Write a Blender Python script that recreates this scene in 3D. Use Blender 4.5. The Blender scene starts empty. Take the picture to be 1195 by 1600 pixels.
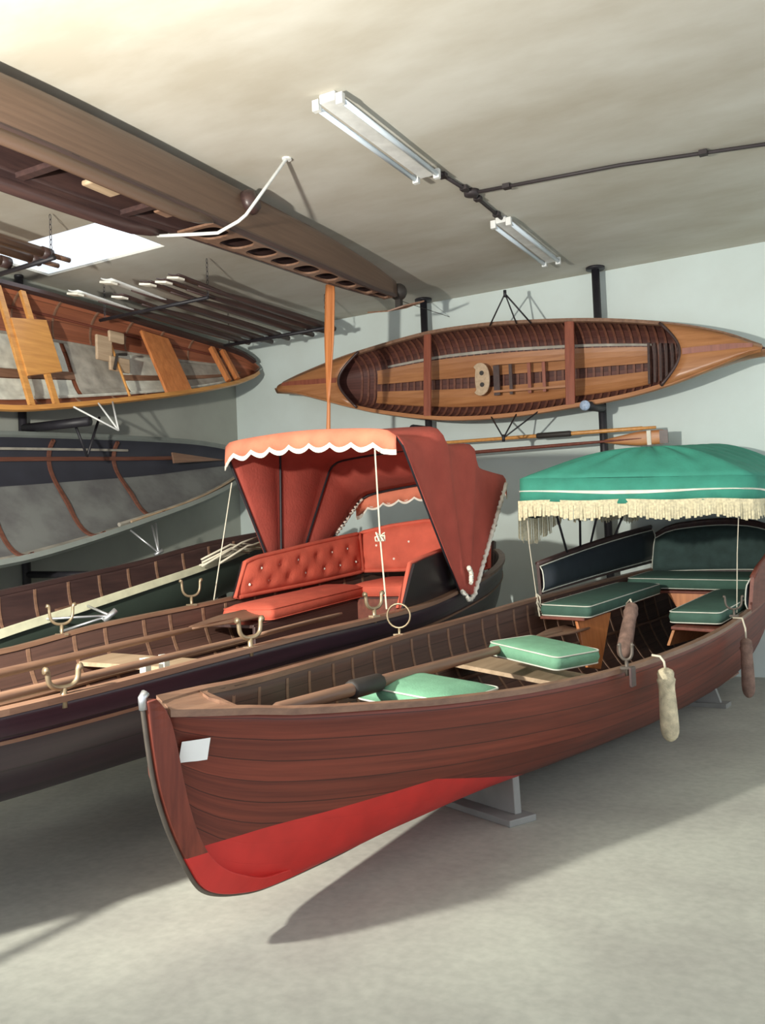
import bpy, math, random
from math import sin, cos, pi, radians, sqrt
from mathutils import Vector, Matrix
random.seed(7)
V = Vector
scn = bpy.context.scene
COL = scn.collection

# ------------------------------------------------------------------ camera
cam_d = bpy.data.cameras.new('camera'); cam = bpy.data.objects.new('camera', cam_d); COL.objects.link(cam)
yaw, pitch, roll = radians(28.9), radians(2.05), radians(2.35)
fw = V((-sin(yaw)*cos(pitch), cos(yaw)*cos(pitch), sin(pitch)))
rt = V((cos(yaw), sin(yaw), 0)); upv = rt.cross(fw)
rt2 = rt*cos(roll) - upv*sin(roll); up2 = upv*cos(roll) + rt*sin(roll)
M = Matrix((rt2, up2, -fw)).transposed().to_4x4(); M.translation = V((0, 0, 1.25))
cam.matrix_world = M
cam_d.sensor_fit = 'VERTICAL'; cam_d.sensor_height = 24; cam_d.lens = 24*1425/1600
cam_d.clip_start = .05
scn.camera = cam
# ------------------------------------------------------------------ light
w = bpy.data.worlds.new('world'); scn.world = w; w.use_nodes = True
w.node_tree.nodes['Background'].inputs[0].default_value = (.93, .95, 1.0, 1)
w.node_tree.nodes['Background'].inputs[1].default_value = 1.6
def lamp(name, kind, loc, energy, color, size=.1, rot=None, sy=None):
    d = bpy.data.lights.new(name, kind); d.energy = energy; d.color = color
    if kind == 'AREA':
        d.size = size
        if sy: d.shape = 'RECTANGLE'; d.size_y = sy
    else: d.shadow_soft_size = size
    o = bpy.data.objects.new(name, d); COL.objects.link(o); o.location = loc
    if rot: o.rotation_euler = rot
    return o
kl = lamp('photo_lamp', 'SPOT', (-2.75, .6, 1.95), 1150, (1, .95, .84), .06)
kl.data.spot_size = radians(165); kl.data.spot_blend = 1.0
kl.rotation_euler = (V((-3.6, 8.3, 3.3))-V((-2.75, .6, 1.95))).to_track_quat('-Z', 'Y').to_euler()
scn.view_settings.view_transform = 'Standard'; scn.view_settings.look = 'None'
scn.view_settings.gamma = 1; scn.view_settings.use_curve_mapping = False
scn.view_settings.exposure = 0.0

# ------------------------------------------------------------------ materials
MATS = {}
def newmat(name):
    m = bpy.data.materials.new(name); m.use_nodes = True
    nt = m.node_tree; b = nt.nodes['Principled BSDF']; MATS[name] = m
    return m, nt, b
def rgb(c): return (c[0], c[1], c[2], 1)
def plain(name, c, rough=.6, metal=0, var=.12, scale=12, bump=.0, coat=0):
    m, nt, b = newmat(name); N = nt.nodes; L = nt.links
    tc = N.new('ShaderNodeTexCoord'); no = N.new('ShaderNodeTexNoise'); no.inputs['Scale'].default_value = scale
    no.inputs['Detail'].default_value = 6
    L.new(tc.outputs['Object'], no.inputs['Vector'])
    r = N.new('ShaderNodeValToRGB'); L.new(no.outputs['Fac'], r.inputs[0])
    r.color_ramp.elements[0].position = .3; r.color_ramp.elements[1].position = .7
    r.color_ramp.elements[0].color = rgb([x*(1-var) for x in c]); r.color_ramp.elements[1].color = rgb([min(1, x*(1+var)) for x in c])
    L.new(r.outputs[0], b.inputs['Base Color'])
    b.inputs['Roughness'].default_value = rough; b.inputs['Metallic'].default_value = metal
    if coat: b.inputs['Coat Weight'].default_value = coat; b.inputs['Coat Roughness'].default_value = .15
    if bump:
        bp = N.new('ShaderNodeBump'); bp.inputs['Strength'].default_value = bump; bp.inputs['Distance'].default_value = .01
        n2 = N.new('ShaderNodeTexNoise'); n2.inputs['Scale'].default_value = scale*8; L.new(tc.outputs['Object'], n2.inputs['Vector'])
        L.new(n2.outputs['Fac'], bp.inputs['Height']); L.new(bp.outputs[0], b.inputs['Normal'])
    return m
def wood(name, dark, light, rough=.4, seams=0, axis=1, waterline=None, coat=.2, grain=26, seamdark=.35):
    """grain runs along `axis` (object coords) or, with seams>0, along UV u; seams = plank width in metres"""
    m, nt, b = newmat(name); N = nt.nodes; L = nt.links
    tc = N.new('ShaderNodeTexCoord'); mp = N.new('ShaderNodeMapping')
    sc = [grain]*3
    if seams: sc = [1.2, grain, 1]
    else: sc[axis] = 1.6
    mp.inputs['Scale'].default_value = sc
    L.new(tc.outputs['UV' if seams else 'Object'], mp.inputs['Vector'])
    no = N.new('ShaderNodeTexNoise'); no.inputs['Scale'].default_value = 1; no.inputs['Detail'].default_value = 8; no.inputs['Roughness'].default_value = .65
    L.new(mp.outputs[0], no.inputs['Vector'])
    r = N.new('ShaderNodeValToRGB'); L.new(no.outputs['Fac'], r.inputs[0])
    r.color_ramp.elements[0].position = .32; r.color_ramp.elements[1].position = .68
    r.color_ramp.elements[0].color = rgb(dark); r.color_ramp.elements[1].color = rgb(light)
    out = r.outputs[0]
    if seams:
        sp = N.new('ShaderNodeSeparateXYZ'); L.new(tc.outputs['UV'], sp.inputs[0])
        dv = N.new('ShaderNodeMath'); dv.operation = 'DIVIDE'; dv.inputs[1].default_value = seams; L.new(sp.outputs[1], dv.inputs[0])
        fl = N.new('ShaderNodeMath'); fl.operation = 'FLOOR'; L.new(dv.outputs[0], fl.inputs[0])
        fr = N.new('ShaderNodeMath'); fr.operation = 'FRACT'; L.new(dv.outputs[0], fr.inputs[0])
        wn = N.new('ShaderNodeTexWhiteNoise'); wn.noise_dimensions = '1D'; L.new(fl.outputs[0], wn.inputs['W'])
        hv = N.new('ShaderNodeMapRange'); hv.inputs[3].default_value = .82; hv.inputs[4].default_value = 1.15; L.new(wn.outputs[0], hv.inputs[0])
        lt = N.new('ShaderNodeMath'); lt.operation = 'LESS_THAN'; lt.inputs[1].default_value = .05; L.new(fr.outputs[0], lt.inputs[0])
        mr = N.new('ShaderNodeMapRange'); mr.inputs[3].default_value = 1; mr.inputs[4].default_value = seamdark; L.new(lt.outputs[0], mr.inputs[0])
        mm = N.new('ShaderNodeMath'); mm.operation = 'MULTIPLY'; L.new(hv.outputs[0], mm.inputs[0]); L.new(mr.outputs[0], mm.inputs[1])
        vm = N.new('ShaderNodeVectorMath'); vm.operation = 'SCALE'; L.new(out, vm.inputs[0]); L.new(mm.outputs[0], vm.inputs['Scale']); out = vm.outputs[0]
        bp = N.new('ShaderNodeBump'); bp.inputs['Strength'].default_value = .5; bp.inputs['Distance'].default_value = .004
        L.new(mr.outputs[0], bp.inputs['Height']); L.new(bp.outputs[0], b.inputs['Normal'])
    if waterline:
        z0, slope, col = waterline
        s2 = N.new('ShaderNodeSeparateXYZ'); L.new(tc.outputs['Object'], s2.inputs[0])
        yy = N.new('ShaderNodeMath'); yy.operation = 'MULTIPLY_ADD'; yy.inputs[1].default_value = -slope; L.new(s2.outputs[1], yy.inputs[0]); L.new(s2.outputs[2], yy.inputs[2])
        l2 = N.new('ShaderNodeMath'); l2.operation = 'LESS_THAN'; l2.inputs[1].default_value = z0; L.new(yy.outputs[0], l2.inputs[0])
        y2 = N.new('ShaderNodeMath'); y2.operation = 'MULTIPLY_ADD'; y2.inputs[1].default_value = .21; L.new(s2.outputs[1], y2.inputs[0]); L.new(s2.outputs[2], y2.inputs[2])
        l3 = N.new('ShaderNodeMath'); l3.operation = 'LESS_THAN'; l3.inputs[1].default_value = .005; L.new(y2.outputs[0], l3.inputs[0])
        la = N.new('ShaderNodeMath'); la.operation = 'MULTIPLY'; L.new(l2.outputs[0], la.inputs[0]); L.new(l3.outputs[0], la.inputs[1]); l2 = la
        mx = N.new('ShaderNodeMix'); mx.data_type = 'RGBA'; L.new(l2.outputs[0], mx.inputs[0]); L.new(out, mx.inputs[6])
        n3 = N.new('ShaderNodeTexNoise'); n3.inputs['Scale'].default_value = 9; L.new(tc.outputs['Object'], n3.inputs['Vector'])
        r3 = N.new('ShaderNodeValToRGB'); L.new(n3.outputs['Fac'], r3.inputs[0])
        r3.color_ramp.elements[0].position = .3; r3.color_ramp.elements[0].color = rgb([x*.82 for x in col]); r3.color_ramp.elements[1].position = .7; r3.color_ramp.elements[1].color = rgb(col)
        L.new(r3.outputs[0], mx.inputs[7]); out = mx.outputs[2]
    L.new(out, b.inputs['Base Color']); b.inputs['Roughness'].default_value = rough
    if coat: b.inputs['Coat Weight'].default_value = coat; b.inputs['Coat Roughness'].default_value = .25
    return m
def plaster(name, c, stain, rough=.9, scale=1.1, amt=.5, sx=(1, 1, 1), speck=False):
    m, nt, b = newmat(name); N = nt.nodes; L = nt.links
    tc = N.new('ShaderNodeTexCoord'); mp = N.new('ShaderNodeMapping'); mp.inputs['Scale'].default_value = sx
    L.new(tc.outputs['Object'], mp.inputs[0])
    no = N.new('ShaderNodeTexNoise'); no.inputs['Scale'].default_value = scale; no.inputs['Detail'].default_value = 9; no.inputs['Roughness'].default_value = .6
    L.new(mp.outputs[0], no.inputs['Vector'])
    r = N.new('ShaderNodeValToRGB'); L.new(no.outputs['Fac'], r.inputs[0])
    r.color_ramp.elements[0].position = .36; r.color_ramp.elements[1].position = .62
    r.color_ramp.elements[0].color = rgb([c[i]*(1-amt)+stain[i]*amt for i in range(3)]); r.color_ramp.elements[1].color = rgb(c)
    out = r.outputs[0]
    if speck:
        n2 = N.new('ShaderNodeTexNoise'); n2.inputs['Scale'].default_value = 26; n2.inputs['Detail'].default_value = 8; L.new(tc.outputs['Object'], n2.inputs['Vector'])
        r2 = N.new('ShaderNodeValToRGB'); L.new(n2.outputs['Fac'], r2.inputs[0])
        r2.color_ramp.elements[0].position = .3; r2.color_ramp.elements[0].color = (.90, .90, .90, 1); r2.color_ramp.elements[1].position = .65; r2.color_ramp.elements[1].color = (1.04, 1.04, 1.04, 1)
        vm = N.new('ShaderNodeVectorMath'); vm.operation = 'MULTIPLY'; L.new(out, vm.inputs[0]); L.new(r2.outputs[0], vm.inputs[1]); out = vm.outputs[0]
    L.new(out, b.inputs['Base Color']); b.inputs['Roughness'].default_value = rough
    bp = N.new('ShaderNodeBump'); bp.inputs['Strength'].default_value = .15; bp.inputs['Distance'].default_value = .02
    L.new(no.outputs['Fac'], bp.inputs['Height']); L.new(bp.outputs[0], b.inputs['Normal'])
    return m
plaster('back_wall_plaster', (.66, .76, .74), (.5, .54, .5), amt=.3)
plaster('left_wall_plaster_dim', (.36, .38, .34), (.26, .27, .24), amt=.5)  # greyer than the back wall: its weaker light is painted into the plaster
plaster('ceiling_plaster', (.60, .59, .53), (.40, .36, .28), amt=.7, scale=1.0, sx=(.55, 1.2, 1))
plaster('floor_concrete', (.47, .49, .43), (.33, .33, .30), amt=.7, scale=1.3, speck=True)
wood('mahogany_hull', (.10, .017, .009), (.22, .044, .023), .5, seams=.115, waterline=(.395, .022, (.60, .030, .024)), coat=.05)
wood('stem_mahogany', (.10, .017, .009), (.22, .044, .023), .5, axis=2, waterline=(.395, .022, (.60, .030, .024)), coat=.05)
wood('mahogany', (.12, .032, .02), (.22, .065, .04), .55, coat=0)
wood('brown_inner', (.060, .030, .024), (.125, .062, .046), .55, seams=.10)
wood('dark_hull', (.018, .010, .018), (.038, .018, .028), .35, seams=.16, coat=.3)
wood('dark_wood', (.035, .02, .02), (.075, .04, .035), .45)
wood('brown_wood', (.16, .085, .055), (.28, .16, .10), .5)
wood('pale_wood', (.38, .27, .17), (.56, .42, .28), .55)
wood('golden_wood', (.50, .22, .06), (.72, .36, .10), .4)
wood('orange_wood', (.48, .16, .05), (.70, .27, .09), .42, axis=2)
wood('orange_thwart', (.40, .16, .06), (.56, .26, .10), .45, axis=0)
wood('shell_outer', (.20, .10, .05), (.34, .17, .08), .4, seams=.3, seamdark=.8)
wood('shell_inner', (.26, .085, .045), (.40, .14, .07), .5, seams=.16, seamdark=.6)
wood('scull_skin', (.105, .062, .042), (.16, .098, .066), .4, seams=.5, seamdark=.9)
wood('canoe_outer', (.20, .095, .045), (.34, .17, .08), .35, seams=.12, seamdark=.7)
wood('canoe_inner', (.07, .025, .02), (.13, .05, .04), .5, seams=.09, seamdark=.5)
wood('canoe_rib', (.12, .045, .03), (.21, .085, .055), .5)
wood('canoe_board', (.30, .12, .045), (.46, .21, .085), .4, axis=0)
wood('canoe_thwart', (.19, .05, .03), (.30, .09, .05), .4, axis=2)
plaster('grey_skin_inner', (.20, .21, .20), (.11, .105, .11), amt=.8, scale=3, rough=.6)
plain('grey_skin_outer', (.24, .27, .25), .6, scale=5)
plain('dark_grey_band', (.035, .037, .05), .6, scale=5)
plain('green_hull', (.050, .070, .055), .45, scale=3)
plain('cream_paint', (.62, .62, .44), .5)
plain('white_panel', (.62, .64, .56), .5, var=.25, scale=9)
plain('grey_panel', (.36, .34, .29), .6, var=.3, scale=9)
plain('red_fabric', (.42, .080, .056), .9, var=.10, scale=7, bump=.25)
plain('red_plush', (.55, .105, .062), .85, var=.12, scale=9, bump=.2)
plain('red_fabric_lit', (.70, .22, .13), .9, var=.12, scale=7, bump=.2)  # hood red lightened to peach: light on the valances put into the colour
plain('white_trim', (.80, .78, .68), .8)
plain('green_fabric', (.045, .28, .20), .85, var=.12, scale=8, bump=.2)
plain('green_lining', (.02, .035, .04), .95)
plain('fringe_cream', (.66, .60, .40), .9, var=.25, scale=60)
plain('green_cushion', (.16, .36, .23), .85, var=.10, scale=14, bump=.2)
plain('dark_green_cushion', (.050, .115, .085), .85, var=.12, scale=10, bump=.2)
plain('navy_leather', (.018, .026, .034), .5, var=.2, scale=14)
plain('green_velvet', (.035, .065, .060), .9, var=.2, scale=14, bump=.2)
plain('piping', (.62, .64, .55), .7)
plain('iron_black', (.018, .017, .022), .5, var=.2)
plain('steel', (.62, .64, .66), .35, metal=.8, var=.05)
plain('bronze', (.30, .235, .15), .4, metal=.6, var=.2)
plain('dark_bronze', (.13, .11, .09), .5, metal=.4, var=.2)
plain('white_metal', (.75, .77, .75), .5)
plain('tube_glass', (.70, .80, .88), .2, var=.02)
plain('rope', (.62, .58, .46), .9)
plain('fender_hide', (.58, .52, .36), .8, var=.35, scale=22, bump=.5)
plain('fender_brown', (.22, .14, .11), .8, var=.35, scale=22, bump=.4)
plain('paper', (.85, .88, .86), .6, var=.02)
plain('grey_paint', (.24, .25, .24), .6, var=.15, scale=6)
plain('cable', (.035, .028, .03), .6)
plain('black_rubber', (.03, .025, .022), .6)
plain('blue_cap', (.35, .45, .60), .4, var=.3, scale=50)
m, nt, b = newmat('skylight_pane'); b.inputs['Base Color'].default_value = (.8, .88, 1, 1)
b.inputs['Emission Color'].default_value = (.80, .90, 1, 1); b.inputs['Emission Strength'].default_value = 1.0

# ------------------------------------------------------------------ helpers
def tag(o, label=None, cat=None, group=None, kind=None):
    if label: o['label'] = label
    if cat: o['category'] = cat
    if group: o['group'] = group
    if kind: o['kind'] = kind
    return o
def thing(name, loc, label, cat, group=None):
    o = bpy.data.objects.new(name, None); COL.objects.link(o); o.location = loc; o.empty_display_size = .1
    return tag(o, label, cat, group)
class MB:
    def __init__(s): s.v = []; s.f = []; s.uv = {}
    def add(s, vs, fs, uvs=None):
        n = len(s.v)
        for i, p in enumerate(vs):
            s.v.append(V(p))
            if uvs: s.uv[n+i] = uvs[i]
        s.f += [tuple(n+i for i in f) for f in fs]
        return s
    def box(s, c, sx, sy, sz, rot=None, ax=None):
        """box centred at c; ax = (x axis, y axis, z axis) unit vectors"""
        X, Y, Z = ax if ax else (V((1, 0, 0)), V((0, 1, 0)), V((0, 0, 1)))
        c = V(c); vs = []
        for i in (-1, 1):
            for j in (-1, 1):
                for k in (-1, 1): vs.append(c + X*(i*sx/2) + Y*(j*sy/2) + Z*(k*sz/2))
        return s.add(vs, [(0, 1, 3, 2), (4, 6, 7, 5), (0, 4, 5, 1), (2, 3, 7, 6), (0, 2, 6, 4), (1, 5, 7, 3)])
    def beam(s, a, b, w, h, up=(0, 0, 1)):
        a, b = V(a), V(b); d = (b-a); L = d.length; d.normalize()
        sd = d.cross(V(up)).normalized(); u = sd.cross(d)
        return s.box((a+b)/2, L, w, h, ax=(d, sd, u))
    def tube(s, pts, r, n=8, caps=True, closed=False):
        pts = [V(p) for p in pts]; rs = r if isinstance(r, (list, tuple)) else [r]*len(pts)
        m = len(pts); vs = []; prev = None
        for i, p in enumerate(pts):
            if closed: t = (pts[(i+1) % m]-pts[i-1])
            else: t = pts[min(i+1, m-1)]-pts[max(i-1, 0)]
            t = t.normalized() if t.length > 1e-9 else V((0, 0, 1))
            if prev is None:
                a = V((0, 0, 1)) if abs(t.z) < .9 else V((1, 0, 0)); prev = t.cross(a).normalized()
            prev = (prev - t*prev.dot(t)).normalized(); q = t.cross(prev)
            for k in range(n):
                an = 2*pi*k/n; vs.append(p+(prev*cos(an)+q*sin(an))*rs[i])
        fs = []
        for i in range(m if closed else m-1):
            for k in range(n):
                a = i*n+k; b_ = i*n+(k+1) % n; c = ((i+1) % m)*n+(k+1) % n; d = ((i+1) % m)*n+k
                fs.append((a, b_, c, d))
        if caps and not closed: fs += [tuple(range(n))[::-1], tuple((m-1)*n+k for k in range(n))]
        return s.add(vs, fs)
    def lathe(s, a, b, prof, n=16):
        """profile [(t 0..1, radius)] along a->b"""
        a, b = V(a), V(b)
        return s.tube([a.lerp(b, t) for t, r in prof], [r for t, r in prof], n)
    def grid(s, rows, uvf=None, flip=False):
        n = len(rows[0]); vs = [p for r in rows for p in r]; fs = []
        for i in range(len(rows)-1):
            for j in range(n-1):
                f = (i*n+j, i*n+j+1, (i+1)*n+j+1, (i+1)*n+j); fs.append(f[::-1] if flip else f)
        uvs = [uvf(i, j) for i in range(len(rows)) for j in range(n)] if uvf else None
        return s.add(vs, fs, uvs)
    def sphere(s, c, r, n=12, sc=(1, 1, 1)):
        c = V(c); rows = []
        for i in range(n//2+1):
            th = pi*i/(n//2); rows.append([c+V((r*sc[0]*sin(th)*cos(2*pi*j/n), r*sc[1]*sin(th)*sin(2*pi*j/n), r*sc[2]*cos(th))) for j in range(n+1)])
        return s.grid(rows)
    def build(s, name, mat, parent=None, smooth=False, bevel=0, solid=0, sub=0, offset=-1, mats=None, label=None, kind=None, inner=None, weld=False):
        me = bpy.data.meshes.new(name); org = V(parent_origin(parent)) if parent else V((0, 0, 0))
        own = V((0, 0, 0))
        if parent is None and s.v:      # a thing that is one mesh: origin at its base
            cx = sum((p.x for p in s.v))/len(s.v); cy = sum((p.y for p in s.v))/len(s.v); cz = min(p.z for p in s.v); own = V((cx, cy, cz)); org = own
        me.from_pydata([p-org for p in s.v], [], s.f)
        if s.uv:
            ul = me.uv_layers.new(name='UVMap')
            for lp in me.loops: ul.data[lp.index].uv = s.uv.get(lp.vertex_index, (0, 0))
        me.materials.append(MATS[mat])
        if inner: me.materials.append(MATS[inner])
        if smooth:
            for p in me.polygons: p.use_smooth = True
        me.update()
        o = bpy.data.objects.new(name, me); COL.objects.link(o)
        if parent: o.parent = parent
        else: o.location = own
        if weld:
            md = o.modifiers.new('weld', 'WELD'); md.merge_threshold = .0005
        if solid:
            md = o.modifiers.new('solid', 'SOLIDIFY'); md.thickness = solid; md.offset = offset
            if inner: md.material_offset = 1
        if bevel:
            md = o.modifiers.new('bevel', 'BEVEL'); md.width = bevel; md.segments = 2; md.limit_method = 'ANGLE'; md.angle_limit = radians(40)
        if sub:
            md = o.modifiers.new('sub', 'SUBSURF'); md.levels = sub; md.render_levels = sub
        if label: o['label'] = label
        if kind: o['kind'] = kind
        return o
def parent_origin(p):
    o = V((0, 0, 0))
    while p is not None: o += p.location; p = p.parent
    return o
def lerp(a, b, t): return a+(b-a)*t
def interp(tab, x, k):
    """smooth (Catmull-Rom) interpolation of column k in table sorted by column 0"""
    n = len(tab)
    if x <= tab[0][0]: return tab[0][k]
    if x >= tab[-1][0]: return tab[-1][k]
    for i in range(n-1):
        if tab[i][0] <= x <= tab[i+1][0]: break
    x0, x1 = tab[i][0], tab[i+1][0]; t = (x-x0)/(x1-x0); h = x1-x0
    y0, y1 = tab[i][k], tab[i+1][k]
    m0 = (tab[i+1][k]-tab[i-1][k])/(tab[i+1][0]-tab[i-1][0]) if i > 0 else (y1-y0)/h
    m1 = (tab[i+2][k]-tab[i][k])/(tab[i+2][0]-tab[i][0]) if i+2 < n else (y1-y0)/h
    t2, t3 = t*t, t*t*t
    return (2*t3-3*t2+1)*y0+(t3-2*t2+t)*h*m0+(-2*t3+3*t2)*y1+(t3-t2)*h*m1
class Hull:
    """sta(x) -> near gunwale, far gunwale, keel points (Vectors)"""
    def __init__(s, x0, x1, sta, e1=.75, e2=1.0):
        s.x0, s.x1, s.sta, s.e1, s.e2 = x0, x1, sta, e1, e2
    def pt(s, x, f, off=0.0):
        N_, F_, K_ = s.sta(x); G = N_ if f >= 0 else F_
        lat = (N_-F_)
        lat = lat.normalized() if lat.length > 1e-6 else V((1, 0, 0))
        d = G-K_; dl = lat*d.dot(lat); dv = d-dl
        ph = abs(f)*pi/2
        e1 = s.e1
        p = K_+dl*(sin(ph)**e1)+dv*((1-cos(ph)**1.15)**s.e2)
        if off:
            c = (N_+F_)/2*.75+K_*.25; q = (c-p)
            if q.length > off: p = p+q.normalized()*off
            else: p = c
        return p
    def mesh(s, nx=44, nf=22, f0=-1, f1=1, x0=None, x1=None, off=0):
        x0 = s.x0 if x0 is None else x0; x1 = s.x1 if x1 is None else x1
        rows = []; gl = []
        for i in range(nx+1):
            t = i/nx; x = lerp(x0, x1, t)
            r = [s.pt(x, lerp(f0, f1, j/nf), off) for j in range(nf+1)]; rows.append(r)
            g = [0]
            for j in range(nf): g.append(g[-1]+(r[j+1]-r[j]).length)
            gl.append(g)
        mid = sum(g[-1] for g in gl)/len(gl); mx = max(g[-1] for g in gl)
        i, j = nx//2, nf//4; nm = (rows[i+1][j]-rows[i][j]).cross(rows[i][j+1]-rows[i][j]); N_, F_, K_ = s.sta(lerp(x0, x1, .5))
        fl = nm.dot(rows[i][j]-(N_+F_)/2) > 0
        mb = MB(); mb.grid(rows, lambda i, j: (lerp(x0, x1, i/nx), gl[i][j]/max(gl[i][-1], 1e-4)*mx+10), flip=fl)
        return mb
    def line(s, f, x0, x1, n=40, off=0): return [s.pt(lerp(x0, x1, i/n), f, off) for i in range(n+1)]
    def strip(s, x, f0, f1, w, th, off=.012, n=12):
        """a rib lying on the inside of the hull at station x"""
        a = [s.pt(x-w/2, lerp(f0, f1, j/n), off) for j in range(n+1)]; b_ = [s.pt(x+w/2, lerp(f0, f1, j/n), off) for j in range(n+1)]
        a2 = [s.pt(x-w/2, lerp(f0, f1, j/n), off+th) for j in range(n+1)]; b2 = [s.pt(x+w/2, lerp(f0, f1, j/n), off+th) for j in range(n+1)]
        mb = MB(); mb.grid([a, a2, b2, b_, a]); return mb
    def rail(s, f, x0, x1, w, h, out=.5, n=50, lift=0.0):
        """rectangular rail along the gunwale / a line of the hull"""
        rows = []
        for i in range(n+1):
            x = lerp(x0, x1, i/n); N_, F_, K_ = s.sta(x); p = s.pt(x, f)
            lat = (N_-F_).normalized()*(1 if f >= 0 else -1)
            upd = ((N_+F_)/2-K_).normalized()
            c = p+upd*lift
            rows.append([c-lat*w*(1-out)-upd*h/2, c+lat*w*out-upd*h/2, c+lat*w*out+upd*h/2, c-lat*w*(1-out)+upd*h/2, c-lat*w*(1-out)-upd*h/2])
        mb = MB(); mb.grid(rows)
        n_ = len(mb.v); mb.f += [(0, 1, 2, 3), (n_-5, n_-2, n_-3, n_-4)]
        return mb
def rounded_cushion(c, ax, lx, ly, h, r=.035, puff=.02):
    """soft pillow box + outline for piping; ax=(X,Y,Z)"""
    X, Y, Z = ax; c = V(c); n = 14
    def outline(k, z, grow):
        pts = []
        hx, hy = lx/2-r+grow, ly/2-r+grow
        for (sx, sy, a0) in ((1, 1, 0), (-1, 1, 90), (-1, -1, 180), (1, -1, 270)):
            for i in range(5):
                a = radians(a0+i*22.5); pts.append(c+X*(sx*hx+r*cos(a))+Y*(sy*hy+r*sin(a))+Z*z)
        return pts
    rows = [outline(0, -h*.5, -r*.9), outline(0, -h*.5, -.004), outline(0, -h*.35, .004), outline(0, 0, .010), outline(0, h*.35, .004), outline(0, h*.5, -.004), outline(0, h*.5+puff*.6, -lx*.12 if lx < ly else -ly*.12), outline(0, h*.5+puff, -min(lx, ly)*.28)]
    mb = MB(); m = len(rows[0])
    vs = [p for r_ in rows for p in r_]; fs = []
    for i in range(len(rows)-1):
        for j in range(m): fs.append((i*m+j, i*m+(j+1) % m, (i+1)*m+(j+1) % m, (i+1)*m+j))
    fs.append(tuple(range(m))[::-1]); fs.append(tuple((len(rows)-1)*m+j for j in range(m)))
    mb.add(vs, fs)
    p1 = outline(0, h*.46, .003); p2 = outline(0, -h*.46, .003)
    return mb, p1, p2
def cushion(name, c, ax, lx, ly, h, mat, label, group=None, puff=.02, r=.035, pip='piping', pr=.004):
    t = thing(name, V(c)-ax[2]*h/2, label, 'cushion', group)
    mb, p1, p2 = rounded_cushion(c, ax, lx, ly, h, r, puff)
    mb.build('cushion_cover', mat, t, smooth=True)
    MB().tube(p1, pr, 6, closed=True).build('piping', pip, t, smooth=True)
    MB().tube(p2, pr, 6, closed=True).build('piping', pip, t, smooth=True)
    return t
def chaikin(pts, it=3):
    pts = [V(p) for p in pts]
    for _ in range(it):
        q = [pts[0]]
        for a, b_ in zip(pts[:-1], pts[1:]): q += [a.lerp(b_, .25), a.lerp(b_, .75)]
        q.append(pts[-1]); pts = q
    return pts
def resample(pts, n):
    L = [0]
    for a, b_ in zip(pts[:-1], pts[1:]): L.append(L[-1]+(b_-a).length)
    out = []; j = 0
    for i in range(n+1):
        d = L[-1]*i/n
        while j < len(L)-2 and L[j+1] < d: j += 1
        t = (d-L[j])/max(L[j+1]-L[j], 1e-9); out.append(pts[j].lerp(pts[j+1], min(max(t, 0), 1)))
    return out

# ------------------------------------------------------------------ the room
WX, WY, CZ = -6.43, 8.3, 3.68
def struct(name, mb, mat, **k):
    o = mb.build(name, mat, **k); o['kind'] = 'structure'; return o
struct('floor', MB().box((-1.2, 4.1, -.06), 10.7, 8.9, .12), 'floor_concrete')
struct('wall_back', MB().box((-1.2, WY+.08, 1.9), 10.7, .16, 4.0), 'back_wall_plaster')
struct('wall_left', MB().box((WX-.08, 4.1, 1.9), .16, 8.9, 4.0), 'left_wall_plaster_dim')
# ceiling with the skylight opening
sx0, sx1, sy0, sy1 = -6.2, -4.88, 4.78, 5.46
cb = MB(); X0, X1, Y0, Y1 = WX-.1, 4.1, -.3, WY+.1; th = .14
for (a, b_, c, d) in ((X0, X1, Y0, sy0), (X0, X1, sy1, Y1), (X0, sx0, sy0, sy1), (sx1, X1, sy0, sy1)):
    cb.box(((a+b_)/2, (c+d)/2, CZ+th/2), b_-a, d-c, th)
struct('ceiling', cb, 'ceiling_plaster')
sk = MB(); sk.box(((sx0+sx1)/2, (sy0+sy1)/2, CZ+.03), sx1-sx0, sy1-sy0, .02)
struct('window_1', sk, 'skylight_pane')

# ------------------------------------------------------------------ front rowing boat (red bottom)
class Loc:
    def __init__(s, x, y, deg):
        a = radians(deg); s.o = V((x, y, 0)); s.d = V((sin(a), cos(a), 0)); s.n = V((cos(a), -sin(a), 0))
    def __call__(s, a, u, z): return s.o+s.d*a+s.n*u+V((0, 0, z))
B1 = Loc(-1.88, 2.32, 6)
ZAX = V((0, 0, 1))
T1 = [(-.28, .012, .79, .81, .56), (-.22, .030, .78, .808, .40), (-.12, .065, .765, .805, .27), (0, .10, .75, .80, .185), (.15, .14, .725, .79, .142), (.4, .225, .70, .775, .132), (.8, .34, .665, .765, .15),
      (1.3, .46, .64, .76, .165), (1.9, .56, .63, .77, .15), (2.6, .61, .635, .79, .12), (3.4, .62, .655, .83, .085), (4.2, .60, .70, .87, .06),
      (5.0, .56, .76, .91, .05), (5.7, .48, .82, .95, .09), (6.3, .30, .90, 1.0, .25), (6.6, .10, .95, 1.02, .42)]
def sta1(a):
    b_ = interp(T1, a, 1)
    return B1(a, b_, interp(T1, a, 2)), B1(a, -b_, interp(T1, a, 3)), B1(a, 0, interp(T1, a, 4))
H1 = Hull(-.28, 6.6, sta1, e1=.90)
boat1 = thing('rowing_boat', B1(2.5, 0, .0), 'brown mahogany rowing boat with bright red painted bottom and green cushions, nearest the camera', 'boat')
H1.mesh(90, 28).build('hull', 'mahogany_hull', boat1, smooth=True, solid=.014, offset=-1, inner='brown_inner')
H1.rail(1, -.26, 6.55, .030, .022, .5).build('gunwale', 'brown_wood', boat1)
H1.rail(-1, -.26, 6.55, .030, .022, .5).build('gunwale', 'brown_wood', boat1)
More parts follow.
